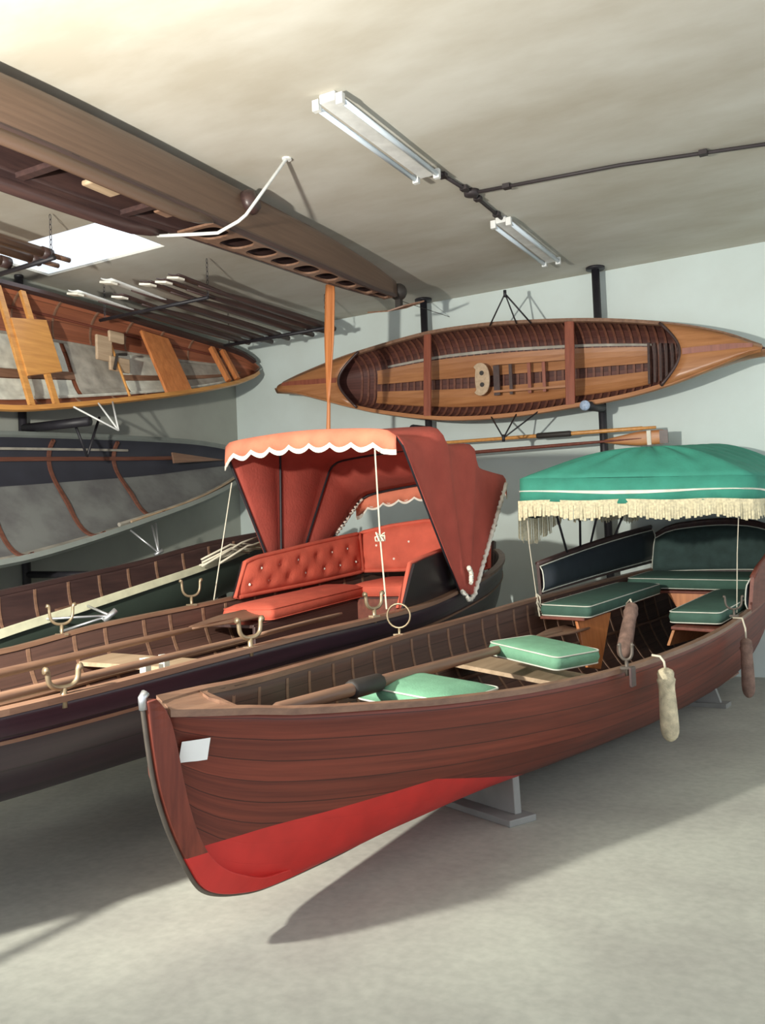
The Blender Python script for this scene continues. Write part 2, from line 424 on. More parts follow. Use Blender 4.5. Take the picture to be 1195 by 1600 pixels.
# stem
prof_o = [(-.335, .825), (-.33, .79), (-.32, .704), (-.30, .569), (-.26, .446), (-.22, .36), (-.19, .305), (-.15, .237), (-.11, .204), (-.05, .178), (.02, .158), (.11, .138), (.23, .130), (.35, .127), (.62, .124), (.9, .140)]
prof_i = [(-.315, .83), (-.275, .79), (-.25, .72), (-.23, .62), (-.205, .50), (-.17, .40), (-.125, .32), (-.06, .26), (.03, .215), (.11, .18), (.20, .17), (.32, .16), (.56, .160), (.9, .168)]
def plate(prof_o, prof_i, th, F):
    mb = MB(); tk = lambda a: th/2*(1 if a < 0 else max(.25, 1-a*1.1))
    po = resample([V((a, 0, z)) for a, z in prof_o], 60); pi_ = resample([V((a, 0, z)) for a, z in prof_i], 60)
    rows = [[F(p.x, -tk(p.x), p.z) for p in pi_], [F(p.x, -tk(p.x)*.5, p.z) for p in po], [F(p.x, tk(p.x)*.5, p.z) for p in po], [F(p.x, tk(p.x), p.z) for p in pi_]]
    rows.append(rows[0]); mb.grid(rows); n = 61; mb.f += [(0, n, 2*n, 3*n), (n-1, 4*n-1, 3*n-1, 2*n-1)]
    return mb
prof_o = [(p.x, p.z) for p in chaikin([V((a, 0, z)) for a, z in prof_o], 2)]; prof_i = [(p.x, p.z) for p in chaikin([V((a, 0, z)) for a, z in prof_i], 2)]
plate(prof_o, prof_i, .075, B1).build('stem_post', 'stem_mahogany', boat1, bevel=.004)
MB().tube([B1(a-.006, 0, z) for a, z in prof_o[1:]], .008, 6).build('stem_band', 'dark_bronze', boat1, smooth=True)
MB().tube([B1(-.335, 0, .80), B1(-.338, 0, .835), B1(-.325, 0, .848)], .013, 8).build('stem_cap', 'steel', boat1, smooth=True)
# keel
kp = MB(); kp.tube([B1(a, 0, interp(T1, a, 4)-.012) for a in [.9+i*.25 for i in range(22)]], .016, 6); kp.build('keel', 'stem_mahogany', boat1)
# breasthook
bh = MB(); rows = []
for i in range(7):
    a = lerp(-.27, .03, i/6); N_, F_, K_ = sta1(a); rows.append([F_.lerp(N_, j/6)+V((0, 0, .006-(.0 if i < 6 else .0))) for j in range(7)])
for j in range(7): rows[-1][j] = rows[-1][j]-B1.d*(.11*(1-((j-3)/3)**2))
bh.grid(rows); bh.build('breasthook', 'brown_wood', boat1, solid=.02, offset=-1)
# ribs, stringer, floor
ra = .18
k = 0
while ra < 5.9:
    H1.strip(ra, -.97, .97, .022, .014, off=.004, n=24).build('rib', 'brown_wood', boat1); ra += .235 if k % 2 else .20; k += 1
for f in (-.62, .62):
    MB().tube(H1.line(f, .1, 5.9, 40, .03), .012, 6).build('stringer', 'brown_wood', boat1)
fb = MB()
for j in range(7):
    u = (j-3)*.075
    pts = [B1(a, u*min(1, a*.42), interp(T1, a, 4)+.085) for a in [.9+i*.2 for i in range(23)]]
    for p, q in zip(pts[:-1], pts[1:]): fb.beam(p, q, .066*min(1, .4+(q-pts[0]).length*.4), .012)
fb.build('floorboards', 'brown_wood', boat1)
def thwart(parent, H, x, wd, z_drop, mat, th=.022, name='thwart', f=.8):
    rows = []
    for i in range(3):
        xx = x+(i/2-.5)*wd; N_, F_, K_ = H.sta(xx)
        a = H.pt(xx, -f, .01); c = H.pt(xx, f, .01)
        a = F_.lerp(K_, z_drop); c = N_.lerp(K_, z_drop)
        # land on the hull side at this height
        rows.append([H.pt(xx, -f, .012).lerp(H.pt(xx, f, .012), j/8) for j in range(9)])
    mb = MB(); mb.grid(rows); return mb.build(name, mat, parent, solid=th, offset=0)
thwart(boat1, H1, 1.05, .22, .2, 'orange_thwart', f=.70)
thwart(boat1, H1, 1.62, .26, .2, 'orange_thwart', f=.73)
thwart(boat1, H1, 2.42, .34, .2, 'pale_wood', f=.74)
# stern benches: board fronts and lids
def slab(parent, name, corners, th, mat, smooth=False, bevel=.004, label=None):
    mb = MB(); mb.add([V(c) for c in corners], [tuple(range(len(corners)))])
    return mb.build(name, mat, parent, solid=th, offset=0, bevel=bevel, label=label)
slab(boat1, 'bench_lid', [B1(3.45, -.53, .725), B1(3.45, -.22, .715), B1(5.1, -.22, .79), B1(5.1, -.50, .80)], .02, 'mahogany')
slab(boat1, 'bench_lid', [B1(3.75, .53, .625), B1(3.75, .24, .64), B1(5.1, .24, .72), B1(5.1, .50, .71)], .02, 'mahogany')
slab(boat1, 'bench_lid', [B1(5.0, -.5, .80), B1(5.0, .5, .77), B1(5.7, .42, .84), B1(5.7, -.42, .87)], .02, 'mahogany')
slab(boat1, 'bench_panel', [B1(3.5, -.30, .71), B1(3.5, -.24, .40), B1(3.72, -.24, .36), B1(3.95, -.24, .72)], .02, 'orange_wood')
slab(boat1, 'bench_panel', [B1(5.02, -.18, .79), B1(5.02, .35, .77), B1(5.02, .28, .62), B1(5.02, -.08, .62)], .02, 'orange_wood')
slab(boat1, 'bench_panel', [B1(3.8, .24, .62), B1(5.0, .24, .70), B1(5.0, .24, .5), B1(3.8, .2, .52)], .02, 'orange_thwart')
# padded sides: outer board + inner leather with nail piping
def padded(parent, bot, top, th_b, nrm, mat_out, mat_in, inset=.03, nails='piping', pad=.018, rail=True):
    """bot/top: matching polylines; nrm points inward"""
    nrm = V(nrm).normalized(); n = len(bot)
    bd = MB(); bd.grid([[V(p) for p in bot], [V(p) for p in top]]); bd.build('backrest_board', mat_out, parent, solid=th_b, offset=0)
    rows = []
    for j in range(7):
        t = lerp(.09, .91, j/6); bulge = pad*(1-(2*j/6-1)**4)+th_b/2+.002
        rows.append([V(bot[i]).lerp(V(top[i]), t)+nrm*bulge for i in range(n)])
    pd = MB(); pd.grid(rows); pd.build('backrest_padding', mat_in, parent, smooth=True, solid=.006, offset=0)
    loop = rows[0]+[r[-1] for r in rows[1:-1]]+rows[-1][::-1]+[r[0] for r in rows[1:-1]][::-1]
    MB().tube([p+nrm*.004 for p in loop], .0045, 6, closed=True).build('backrest_trim', nails, parent, smooth=True)
    if rail: MB().tube([V(p) for p in top], .018, 8).build('backrest_rail', mat_out, parent, smooth=True)
n_ = 9
bot = [B1(lerp(3.62, 5.68, i/8), -.60+.10*(i/8)**2, lerp(.865, 1.0, i/8)) for i in range(n_)]
top = [B1(lerp(3.64, 5.72, i/8), -.62+.10*(i/8)**2, lerp(1.075, 1.31, i/8)+.01*sin(pi*i/8)) for i in range(n_)]
padded(boat1, bot, top, .022, -B1.n*-1, 'dark_wood', 'navy_leather')
bot = [B1(5.62+.06*sin(pi*i/12), lerp(-.49, .53, i/12), .89) for i in range(13)]
top = [B1(5.70+.08*sin(pi*i/12), lerp(-.47, .53, i/12), [1.24, 1.29, 1.315, 1.325, 1.333, 1.338, 1.34, 1.338, 1.33, 1.32, 1.30, 1.27, 1.22][i]) for i in range(13)]
padded(boat1, bot, top, .024, -B1.d, 'dark_wood', 'green_velvet')
bot = [B1(lerp(4.30, 5.70, i/8), .60-.07*(i/8)**2, lerp(.70, .83, i/8)) for i in range(n_)]
top = [B1(lerp(4.33, 5.74, i/8), .62-.07*(i/8)**2, lerp(.93, 1.24, i/8)+(.02 if i else 0)) for i in range(n_)]
padded(boat1, bot, top, .024, -B1.n, 'mahogany', 'navy_leather')
# rowlocks
def rowlock(parent, p, fwd, side, h=.15, wd=.085, r=.009, mat='dark_bronze', pre=True, ring=False):
    p = V(p); mb = MB(); Z = ZAX
    if ring:
        mb.tube([p+Z*(h*.62)+fwd*(wd*.6*cos(a))+Z*(wd*.6*sin(a)) for a in [2*pi*i/20 for i in range(20)]], r*.75, 8, closed=True)
        mb.tube([p-Z*.03, p+Z*(h*.62-wd*.6)], r, 8)
    else:
        pts = [p+fwd*(s*x)+Z*z for s, x, z in ((-1, wd*.62, h), (-1, wd*.5, h*.98), (-1, wd*.5, h*.78), (-1, wd*.46, h*.55), (-1, wd*.28, h*.40), (1, 0, h*.36), (1, wd*.28, h*.40), (1, wd*.46, h*.55), (1, wd*.5, h*.78), (1, wd*.5, h*.98), (1, wd*.62, h))]
        mb.tube(resample(chaikin(pts, 2), 24), [r*(1.35 if i in (0, 1, 23, 24) else 1) for i in range(25)], 8)
        mb.tube([p-Z*.03, p+Z*h*.36], r*1.15, 8)
    o = mb.build('rowlock', mat, parent, smooth=True)
    MB().box(p+Z*.006, .05, .03, .012, ax=(fwd, side, Z)).build('rowlock_socket', mat, o)
    return o
rowlock(boat1, B1(1.96, .60, .635), B1.d*.35+B1.n*.93, B1.d, h=.115, wd=.055, r=.0075)
MB().box(B1(1.96, .625, .60), .06, .014, .09, ax=(B1.d, B1.n, ZAX)).build('rowlock_plate', 'dark_wood', boat1, bevel=.004)
rowlock(boat1, B1(1.85, -.575, .77), B1.d*.3+B1.n*.95, B1.d, h=.17, wd=.105, r=.007, mat='bronze', ring=True)
rowlock(boat1, B1(3.95, .585, .70), B1.d*.3+B1.n*.95, B1.d, h=.13, wd=.10, r=.007)
# white label on the bow
lb = MB(); c = H1.pt(.02, .78)
def on_hull(z, a):
    best = min((abs(H1.pt(a, f/200).z-z), f/200) for f in range(60, 200))
    return H1.pt(a, best[1])
rows = [[on_hull(z, a)+B1.n*.017-B1.d*.004 for a in (-.205, -.18, -.152, -.125)] for z in (.685, .662, .640, .618)]
lb.grid(rows); tag(lb.build('paper_label', 'paper', solid=.0015, offset=0), 'blank white rectangular card stuck on the red-brown bow', 'label card')

# cushions in the front boat
def axes(d, n, tilt_d=0, tilt_n=0):
    X = (n+ZAX*tilt_n).normalized(); Y = (d+ZAX*tilt_d).normalized(); Z = X.cross(Y).normalized(); Y = Z.cross(X)
    return (X, Y, Z)
A1 = axes(B1.d, B1.n, 0, -.12)
g = None
cushion('seat_cushion', B1(1.16, .03, .618), axes(B1.d, B1.n, 0, -.10), .46, .40, .06, 'green_cushion', 'light green piped cushion on the thwart nearest the bow, partly behind the gunwale', puff=.025)
cushion('seat_cushion', B1(2.36, .0, .645), axes((B1.d+B1.n*.25).normalized(), (B1.n-B1.d*.25).normalized(), 0, -.12), .46, .36, .07, 'green_cushion', 'light green piped square cushion on the pale middle thwart', puff=.02)
cushion('bench_cushion', B1(4.18, -.36, .80), axes(B1.d, B1.n, .045, -.04), .34, 1.42, .075, 'dark_green_cushion', 'long dark green piped cushion under the navy padded side board', puff=.015)
cushion('bench_cushion', B1(5.27, -.0, .865), axes(B1.d, B1.n, .06, -.03), .98, .52, .08, 'dark_green_cushion', 'wide dark green cushion across the stern below the green backrest', puff=.02)
cushion('bench_cushion', B1(4.40, .37, .735), axes(B1.d, B1.n, .06, -.02), .32, 1.15, .075, 'dark_green_cushion', 'dark green piped cushion on the near side bench by the rope', puff=.015)

# oars -----------------------------------------------------------
def oar(name, hand, tip, label, mat='brown_wood', bl=.7, bw=.14, r=.021, bmat=None, flat=(0, 0, 1), group=None, collar=None, tips=None, cat='oar', grip=.16, band=None, curved=0, collar_r=1.5):
    a, b_ = V(hand), V(tip); d = (b_-a); L = d.length; d.normalize()
    t = thing(name, a if a.z < b_.z else b_, label, cat, group)
    sh = MB(); s0 = (L-bl)/L
    prof = [(0, r*.72), (grip/L*.9, r*.75), (grip/L, r*1.0), (.3, r*1.05), (s0*.9, r*.85), (min(s0+.10*bl/L, 1), r*.6), (min(s0+.6*bl/L, 1), r*.3)]
    sh.lathe(a, b_, prof, 10); sh.build('shaft', mat, t, smooth=True)
    fl = V(flat); wdir = d.cross(fl).normalized(); nrm = wdir.cross(d).normalized()
    rows = []
    for i in range(13):
        q = i/12; wq = bw*(.18+.82*min(1, (q/.55))**.9)*(1 if q < .95 else .88)/2
        base = b_-d*(bl*(1-q)); rows.append([base+wdir*(wq*x)+nrm*(curved*(q**2)+.008*x*x) for x in (-1, -.6, -.2, .2, .6, 1)])
    bm = MB(); bm.grid(rows); bm.build('blade', bmat or mat, t, solid=.010, offset=0, smooth=True)
    if collar:
        MB().lathe(a.lerp(b_, collar[0]), a.lerp(b_, collar[1]), [(0, r*1.2), (.05, r*collar_r), (.95, r*collar_r), (1, r*1.2)], 10).build('leather_collar', 'black_rubber', t, smooth=True)
    if tips:
        MB().box(b_-d*.03, .07, bw*.95, .016, ax=(d, wdir, nrm)).build('blade_tip', tips, t)
    if band:
        MB().box(b_-d*(bl*band), .035, bw*1.04, .03, ax=(d, wdir, nrm)).build('painted_band', 'white_trim', t)
    return t
oar('oar', B1(.10, .0, .70), B1(3.62, -.33, .645), 'brown oar with dark leather collar lying in the red-bottomed boat', bl=.85, bw=.17, collar=(.18, .245), r=.026, collar_r=1.45, flat=(.1, 0, 1))

# fenders --------------------------------------------------------
def fender(a, b_, r, mat, label, tie):
    a, b_ = V(a), V(b_); t = thing('fender', b_, label, 'fender', None)
    L = (b_-a).length; prof = [(0, r*.35), (.03, r*.8), (.07, r*.95), (.13, r*.9), (.16, r*1.05), (.22, r*.93)]
    prof += [(.3, r*.9), (.42, r*.96), (.55, r*1.0), (.7, r*1.03), (.8, r*1.05), (.88, r*.98), (.94, r*.8), (.98, r*.5), (1, r*.2)]
    MB().lathe(a, b_, prof, 16).build('fender_body', mat, t, smooth=True)
    MB().tube([V(p) for p in tie]+[a], .006, 6).build('tie_rope', 'rope', t, smooth=True)
fender(B1(2.28, .672, .60), B1(2.30, .675, .245), .043, 'fender_hide', 'plump cream fender hanging outside the middle of the red-brown hull', [B1(2.28, .61, .66), B1(2.28, .65, .655), B1(2.28, .668, .63)])
fender(B1(3.80, .685, .58), B1(3.80, .685, .215), .038, 'fender_brown', 'brownish grey fender hanging outside the stern at the far right', [B1(3.86, .60, .70), B1(3.84, .66, .70), B1(3.80, .685, .64)])
fender(B1(3.62, .04, .80), B1(3.30, .08, .50), .045, 'fender_brown', 'dull brown fender standing upright inside the boat before the stern benches', [B1(3.68, -.02, .80), B1(3.65, .02, .83)])

# green canopy -----------------------------------------------------
can = thing('boat_canopy', B1(4.8, 0, 1.1), 'green canvas canopy with cream fringe over the stern of the red-bottomed boat', 'canopy')
PA, PB, PC, PD = B1(3.55, -.73, 1.665), B1(4.08, .74, 1.60), B1(6.2, .74, 1.60), B1(6.0, -.72, 1.64)
def can_edge(n=100):
    pts = chaikin([PC.lerp(PD, .5), PC.lerp(PD, .95), PD.lerp(PA, .05), PD.lerp(PA, .5), PD.lerp(PA, .96), PA.lerp(PB, .03), PA.lerp(PB, .5), PA.lerp(PB, .94), PB.lerp(PC, .04), PB.lerp(PC, .5), PB.lerp(PC, .95), PC.lerp(PD, .05), PC.lerp(PD, .5)], 2)
    return resample(pts, n)
ed = can_edge(160)
ctr = (PA+PB+PC+PD)/4
ridge = [B1(4.25, 0, 1.86), B1(5.6, 0, 1.97)]
def closest_ridge(p):
    d = ridge[1]-ridge[0]; t = max(0, min(1, (p-ridge[0]).dot(d)/d.length_squared)); return ridge[0]+d*t
rows = []
for j in range(13):
    q = j/12
    rows.append([V((e.lerp(closest_ridge(e), q).x, e.lerp(closest_ridge(e), q).y, lerp(e.z, closest_ridge(e).z, sin(q*pi/2)**.9)+.012*sin(i*.9)*sin(q*pi))) for i, e in enumerate(ed)])
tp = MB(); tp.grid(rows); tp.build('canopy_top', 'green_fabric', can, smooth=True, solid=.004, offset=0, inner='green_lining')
def skirt(z0, z1, out0, out1, wob=.010):
    r0, r1 = [], []
    for i, e in enumerate(ed):
        o_ = V((e.x-ctr.x, e.y-ctr.y, 0)).normalized(); wv = wob*sin(i*.55)+wob*.6*sin(i*1.3+1)
        dz = .012*sin(i*.21); lu = (e-B1.o).dot(B1.n); la = (e-B1.o).dot(B1.d)
        if lu < -.60 and la > 3.62: dz -= .13*math.exp(-((la-3.85)/.35)**2)*(abs(z1)/.2)
        r0.append(e+o_*(out0+wv*.3)+ZAX*(z0+dz*.3)); r1.append(e+o_*(out1+wv)+ZAX*(z1+dz))
    return r0, r1
a, b_ = skirt(.0, -.165, 0, .012)
m_ = [x.lerp(y, .5) for x, y in zip(a, b_)]
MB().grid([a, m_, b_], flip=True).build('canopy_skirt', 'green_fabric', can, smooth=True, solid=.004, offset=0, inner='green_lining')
sa, sb = skirt(-.085, -.100, .009, .010)
MB().grid([[p+(p-ctr).normalized()*.004 for p in sa], [p+(p-ctr).normalized()*.004 for p in sb]]).build('canopy_stripe', 'white_trim', can, solid=.003, offset=0)
fr = MB(); ed = resample(ed, 420)
a, b_ = skirt(-.150, -.275, .024, .022, .010)
rnd = random.Random(3)
for i in range(len(a)-1):
    p, q = a[i], a[i+1]; r_, s_ = b_[i], b_[i+1]; k = rnd.uniform(.86, 1.06); jit = ZAX*0
    off = (p-ctr).normalized()*rnd.uniform(0, .008)
    fr.add([p, q, p.lerp(r_, .25), q.lerp(s_, .25)], [(0, 1, 3, 2)])
    m1 = p.lerp(q, .06); m2 = p.lerp(q, .90)
    fr.add([p.lerp(r_, .2)+off*.3, q.lerp(s_, .2)+off*.3, q.lerp(s_, k).lerp(p.lerp(r_, k), .12)+off, p.lerp(r_, k)+off], [(0, 1, 2, 3)])
fr.build('fringe', 'fringe_cream', can)
for p, q in (((4.10, -.60, 1.14), (3.80, -.58, 1.60)), ((4.35, -.60, 1.17), (4.28, -.55, 1.70)), ((4.55, -.60, 1.19), (4.75, -.52, 1.74)), ((5.0, -.58, 1.23), (5.45, -.50, 1.76)), ((5.3, .55, 1.18), (4.75, .62, 1.62)), ((5.6, .52, 1.24), (5.9, .60, 1.72))):
    MB().tube([B1(*p), B1(*q)], .009, 8).build('canopy_rod', 'iron_black', can, smooth=True)
MB().tube([B1(3.63, -.68, 1.50), B1(3.60, -.655, 1.2), B1(3.60, -.62, .86)], .003, 5).build('tie_rope', 'rope', can)
MB().tube([B1(4.12, .62, 1.52), B1(4.05, .60, 1.1), B1(4.0, .59, .72)], .003, 5).build('tie_rope', 'rope', can)
kn = MB()
for i in range(5): kn.tube([B1(3.60, -.62, .87), B1(3.58+.03*cos(i*2), -.60, .85-.02*i), B1(3.60+.03*sin(i*3), -.595, .80-.02*i)], .006, 5)
kn.build('rope_knot', 'rope', can)

# ------------------------------------------------------------------ boat stand
st = thing('boat_stand', B1(1.62, .10, 0), 'grey painted wooden stand holding up the red-bottomed boat', 'stand')
sd = B1.d*.0+(V((-1.49, 3.86, 0))-V((-1.90, 4.06, 0))).normalized(); sn = V((-sd.y, sd.x, 0))
c0 = V((-1.86, 4.03, 0))
pr_ = [(.40, .03), (.39, .275), (.24, .20), (.06, .14), (-.06, .14), (-.20, .19), (-.30, .23), (-.36, .03)]
mb = MB(); mb.add([c0+sd*x+ZAX*z for x, z in pr_], [tuple(range(8))])
mb.build('upright_board', 'grey_paint', st, solid=.04, offset=0, bevel=.004)
MB().box(c0-sn*.02+ZAX*.015, .90, .16, .03, ax=(sd, sn, ZAX)).build('base_board', 'grey_paint', st, bevel=.004)
# hidden second support further aft
st2 = thing('boat_stand', B1(4.6, 0, 0), 'grey wooden stand in shade under the stern of the red-bottomed boat', 'stand')
mb = MB(); mb.add([B1(4.6, x, z) for x, z in ((.30, .03), (.24, .21), (.06, .14), (-.06, .14), (-.24, .24), (-.30, .03))], [tuple(range(6))])
mb.build('upright_board', 'grey_paint', st2, solid=.04, offset=0)
MB().box(B1(4.6, 0, .015), .7, .14, .03, ax=(B1.n, B1.d, ZAX)).build('base_board', 'grey_paint', st2)

# ------------------------------------------------------------------ second rowing boat (red hood)
B2 = Loc(-3.12, 0, 0)
T2 = [(.9, .02, .76, .80, .62), (1.1, .17, .755, .79, .48), (1.4, .36, .75, .785, .41), (1.8, .53, .75, .785, .38), (2.2, .62, .77, .79, .37), (3.0, .67, .81, .81, .37), (3.6, .68, .835, .87, .37), (4.4, .68, .855, .915, .375),
      (5.0, .665, .88, .955, .385), (5.6, .63, .94, .99, .40), (6.2, .56, 1.0, 1.04, .44), (6.8, .42, 1.06, 1.09, .50), (7.3, .24, 1.12, 1.14, .60), (7.6, .06, 1.17, 1.18, .72)]
def sta2(a):
    b_ = interp(T2, a, 1); return B2(a, b_, interp(T2, a, 2)), B2(a, -b_, interp(T2, a, 3)), B2(a, 0, interp(T2, a, 4))
H2 = Hull(.9, 7.6, sta2, e1=.62)
boat2 = thing('rowing_boat', (-3.12, 4.2, .0), 'dark brown rowing boat with tufted red seats, moored between the other boats', 'boat')
boat2['label'] = 'dark varnished rowing boat carrying tufted red seats under the red hood'
H2.mesh(80, 26).build('hull', 'dark_hull', boat2, smooth=True, solid=.014, offset=-1, inner='brown_inner')
H2.rail(1, .95, 7.55, .055, .022, .35).build('gunwale', 'brown_wood', boat2)
H2.rail(-1, .95, 7.55, .035, .022, .4).build('gunwale', 'brown_wood', boat2)
H2.rail(.80, 1.2, 7.4, .010, .012, .9).build('rubbing_strake', 'brown_wood', boat2)
MB().beam(B2(.9, 0, .56), B2(.85, 0, .86), .05, .05).build('stem_post', 'dark_wood', boat2)
MB().beam(B2(7.56, 0, .66), B2(7.68, 0, 1.24), .05, .05).build('stern_post', 'dark_wood', boat2)
ra = 1.35; k = 0
while ra < 7.0:
    H2.strip(ra, -.97, .97, .022, .014, off=.004, n=24).build('rib', 'brown_wood', boat2); ra += .30 if k % 2 else .22; k += 1
for f in (-.60, .60):
    MB().tube(H2.line(f, 1.2, 7.1, 40, .03), .013, 6).build('stringer', 'brown_wood', boat2)
fb = MB()
for j in range(6):
    fb.beam(B2(1.5, (j-2.5)*.14, .47), B2(4.3, (j-2.5)*.14, .47), .12, .012)
fb.build('floorboards', 'pale_wood', boat2)
thwart(boat2, H2, 3.55, .24, .2, 'pale_wood', f=.74); thwart(boat2, H2, 2.25, .26, .2, 'pale_wood', f=.72)
for y in (3.05, 3.17): MB().box(B2(y, .20, .66), .035, .035, .26).build('foot_stretcher', 'white_panel', boat2)
# padded seat: bench, tufted back panels
def tufted(parent, bot, top, nrm, th, buttons, mat_in='red_plush', mat_out='dark_hull', nu=44, nv=16):
    """soft panel; bot/top polylines; buttons = [(u, v)] in 0..1"""
    B_ = resample([V(p) for p in bot], nu); T_ = resample([V(p) for p in top], nu); nrm = V(nrm).normalized()
    L = (B_[-1]-B_[0]).length; Hh = (T_[0]-B_[0]).length
    rows = []
    for j in range(nv+1):
        v = j/nv; row = []
        for i in range(nu+1):
            u = i/nu; p = B_[i].lerp(T_[i], v)
            d = th*(1-(2*v-1)**6)*(1-(2*u-1)**10*.8)
            for (bu, bv) in buttons:
                r2 = ((u-bu)*L)**2+((v-bv)*Hh)**2; d -= .022*math.exp(-r2/.0011)
            row.append(p+nrm*max(d, .002))
        rows.append(row)
    back = [[B_[i].lerp(T_[i], v)-nrm*.012 for i in range(nu+1)] for v in (0, 1)]
    mb = MB(); mb.grid(rows)
    o = mb.build('seat_padding', mat_in, parent, smooth=True)
    bb = MB(); bb.grid(back); bb.build('seat_board', mat_out, parent, solid=.018, offset=0)
    loop = B_+T_[::-1]
    MB().tube([p+nrm*.010 for p in loop], .016, 8, closed=True).build('seat_edge_roll', mat_in, parent, smooth=True)
    for (bu, bv) in buttons:
        i = int(bu*nu); p = B_[i].lerp(T_[i], bv)+nrm*(th*.9-.016)
        MB().sphere(p, .010, 8).build('button', 'white_trim', parent, smooth=True)
def far_x(y): return -3.12-interp(T2, y, 1)
bot = [V((far_x(y)+.05, y, interp(T2, y, 3)+.005)) for y in (4.74, 5.0, 5.3, 5.6, 5.9, 6.2)]
top = [V((far_x(y)+.03, y+dy, z)) for y, dy, z in ((4.84, .03, 1.17), (5.0, 0, 1.20), (5.3, 0, 1.235), (5.6, 0, 1.275), (5.9, 0, 1.31), (6.2, 0, 1.345))]
btn = [(u, .68) for u in (.14, .29, .44, .59, .73, .87)]+[(u, .30) for u in (.08, .22, .36, .51, .66, .80, .94)]
tufted(boat2, bot, top, (1, 0, 0), .045, btn)
bot = [V((x, 6.22+.05*sin(pi*(x+3.66)/1.1), 1.05)) for x in (-3.66, -3.4, -3.1, -2.8, -2.56)]
top = [V((x, 6.26+.05*sin(pi*(x+3.66)/1.1), z)) for x, z in ((-3.66, 1.35), (-3.4, 1.395), (-3.1, 1.42), (-2.8, 1.40), (-2.56, 1.35))]
tufted(boat2, bot, top, (0, -1, 0), .045, [(u, .6) for u in (.15, .4, .65, .9)]+[(u, .25) for u in (.03, .28, .53, .78)])
def near_x(y): return -3.12+interp(T2, y, 1)
bot = [V((near_x(y)-.05, y, interp(T2, y, 2)+.012)) for y in (4.68, 5.0, 5.4, 5.8, 6.15)]
top = [V((near_x(y)-.03, y, z)) for y, z in ((4.82, 1.13), (5.0, 1.16), (5.4, 1.21), (5.8, 1.27), (6.15, 1.33))]
tufted(boat2, bot, top, (-1, 0, 0), .045, [(.2, .6), (.45, .6), (.7, .6)])
slab(boat2, 'bench_lid', [(-3.72, 4.40, .80), (-3.34, 4.40, .79), (-3.34, 6.1, .89), (-3.62, 6.1, .90)], .02, 'dark_wood')
slab(boat2, 'bench_front', [(-3.34, 4.40, .79), (-3.34, 6.1, .89), (-3.34, 6.1, .55), (-3.34, 4.40, .50)], .02, 'dark_wood')
slab(boat2, 'bench_lid', [(-3.4, 5.62, .87), (-2.58, 5.62, .87), (-2.62, 6.2, .90), (-3.5, 6.2, .90)], .02, 'dark_wood')
slab(boat2, 'bench_front', [(-3.36, 5.62, .87), (-2.58, 5.62, .87), (-2.62, 5.62, .55), (-3.36, 5.62, .55)], .02, 'mahogany')
cushion('bench_cushion', (-3.51, 5.14, .886), axes(V((0, 1, 0)), V((1, 0, 0)), .06, 0), .38, 1.16, .07, 'red_plush', 'long pinkish red cushion on the dark boat\'s side bench under the tufted panel', puff=.03, pip='red_plush')
cushion('bench_cushion', (-3.02, 5.92, .935), axes(V((0, 1, 0)), V((1, 0, 0)), .04, 0), .80, .5, .08, 'red_plush', 'red cushion across the stern bench of the dark boat behind the rope', puff=.03, pip='red_plush')
for y, X, z, h_ in ((2.22, near_x(2.2)-.005, .765, .105), (3.20, near_x(3.2)-.005, .82, .13), (4.29, near_x(4.29)-.005, .86, .13)):
    rowlock(boat2, (X, y, z), V((.30, .95, 0)).normalized() if y > 2.5 else V((.2, .98, 0)).normalized(), V((1, 0, 0)), h=h_, wd=.115, r=.010, mat='bronze')
for y, z in ((3.36, .845), (4.38, .92)):
    rowlock(boat2, (far_x(y)+.005, y, z), V((.35, .93, 0)).normalized(), V((1, 0, 0)), h=.16, wd=.125, r=.008, mat='bronze')
oar('oar', (-3.05, 1.1, .74), (-3.46, 4.62, .855), 'pale brown oar lying inside the dark boat toward the red side cushion', bl=.75, bw=.15, r=.020, flat=(.25, 0, 1))
oar('oar', (-2.60, 1.2, .765), (-2.66, 4.22, .865), 'brown oar along the near gunwale of the dark boat, blade below the red seats', bl=.7, bw=.14, r=.017, flat=(-.3, 0, 1))
# keel blocks under the dark boat
for y in (3.75, 5.8):
    t = thing('keel_block', (-3.12, y, 0), 'dark timber block under the keel of the dark boat, nearer its bow' if y < 4 else 'dark timber block under the keel of the dark boat, nearer its stern', 'stand')
    zt = interp(T2, y, 4)-.015
    MB().box((-3.12, y, zt/2), .16, .12, zt-.06).build('upright_timber', 'dark_wood', t); MB().box((-3.12, y, zt-.02), .30, .14, .03).build('cradle_board', 'dark_wood', t); MB().box((-3.12, y, .02), .34, .16, .04).build('foot_board', 'dark_wood', t)
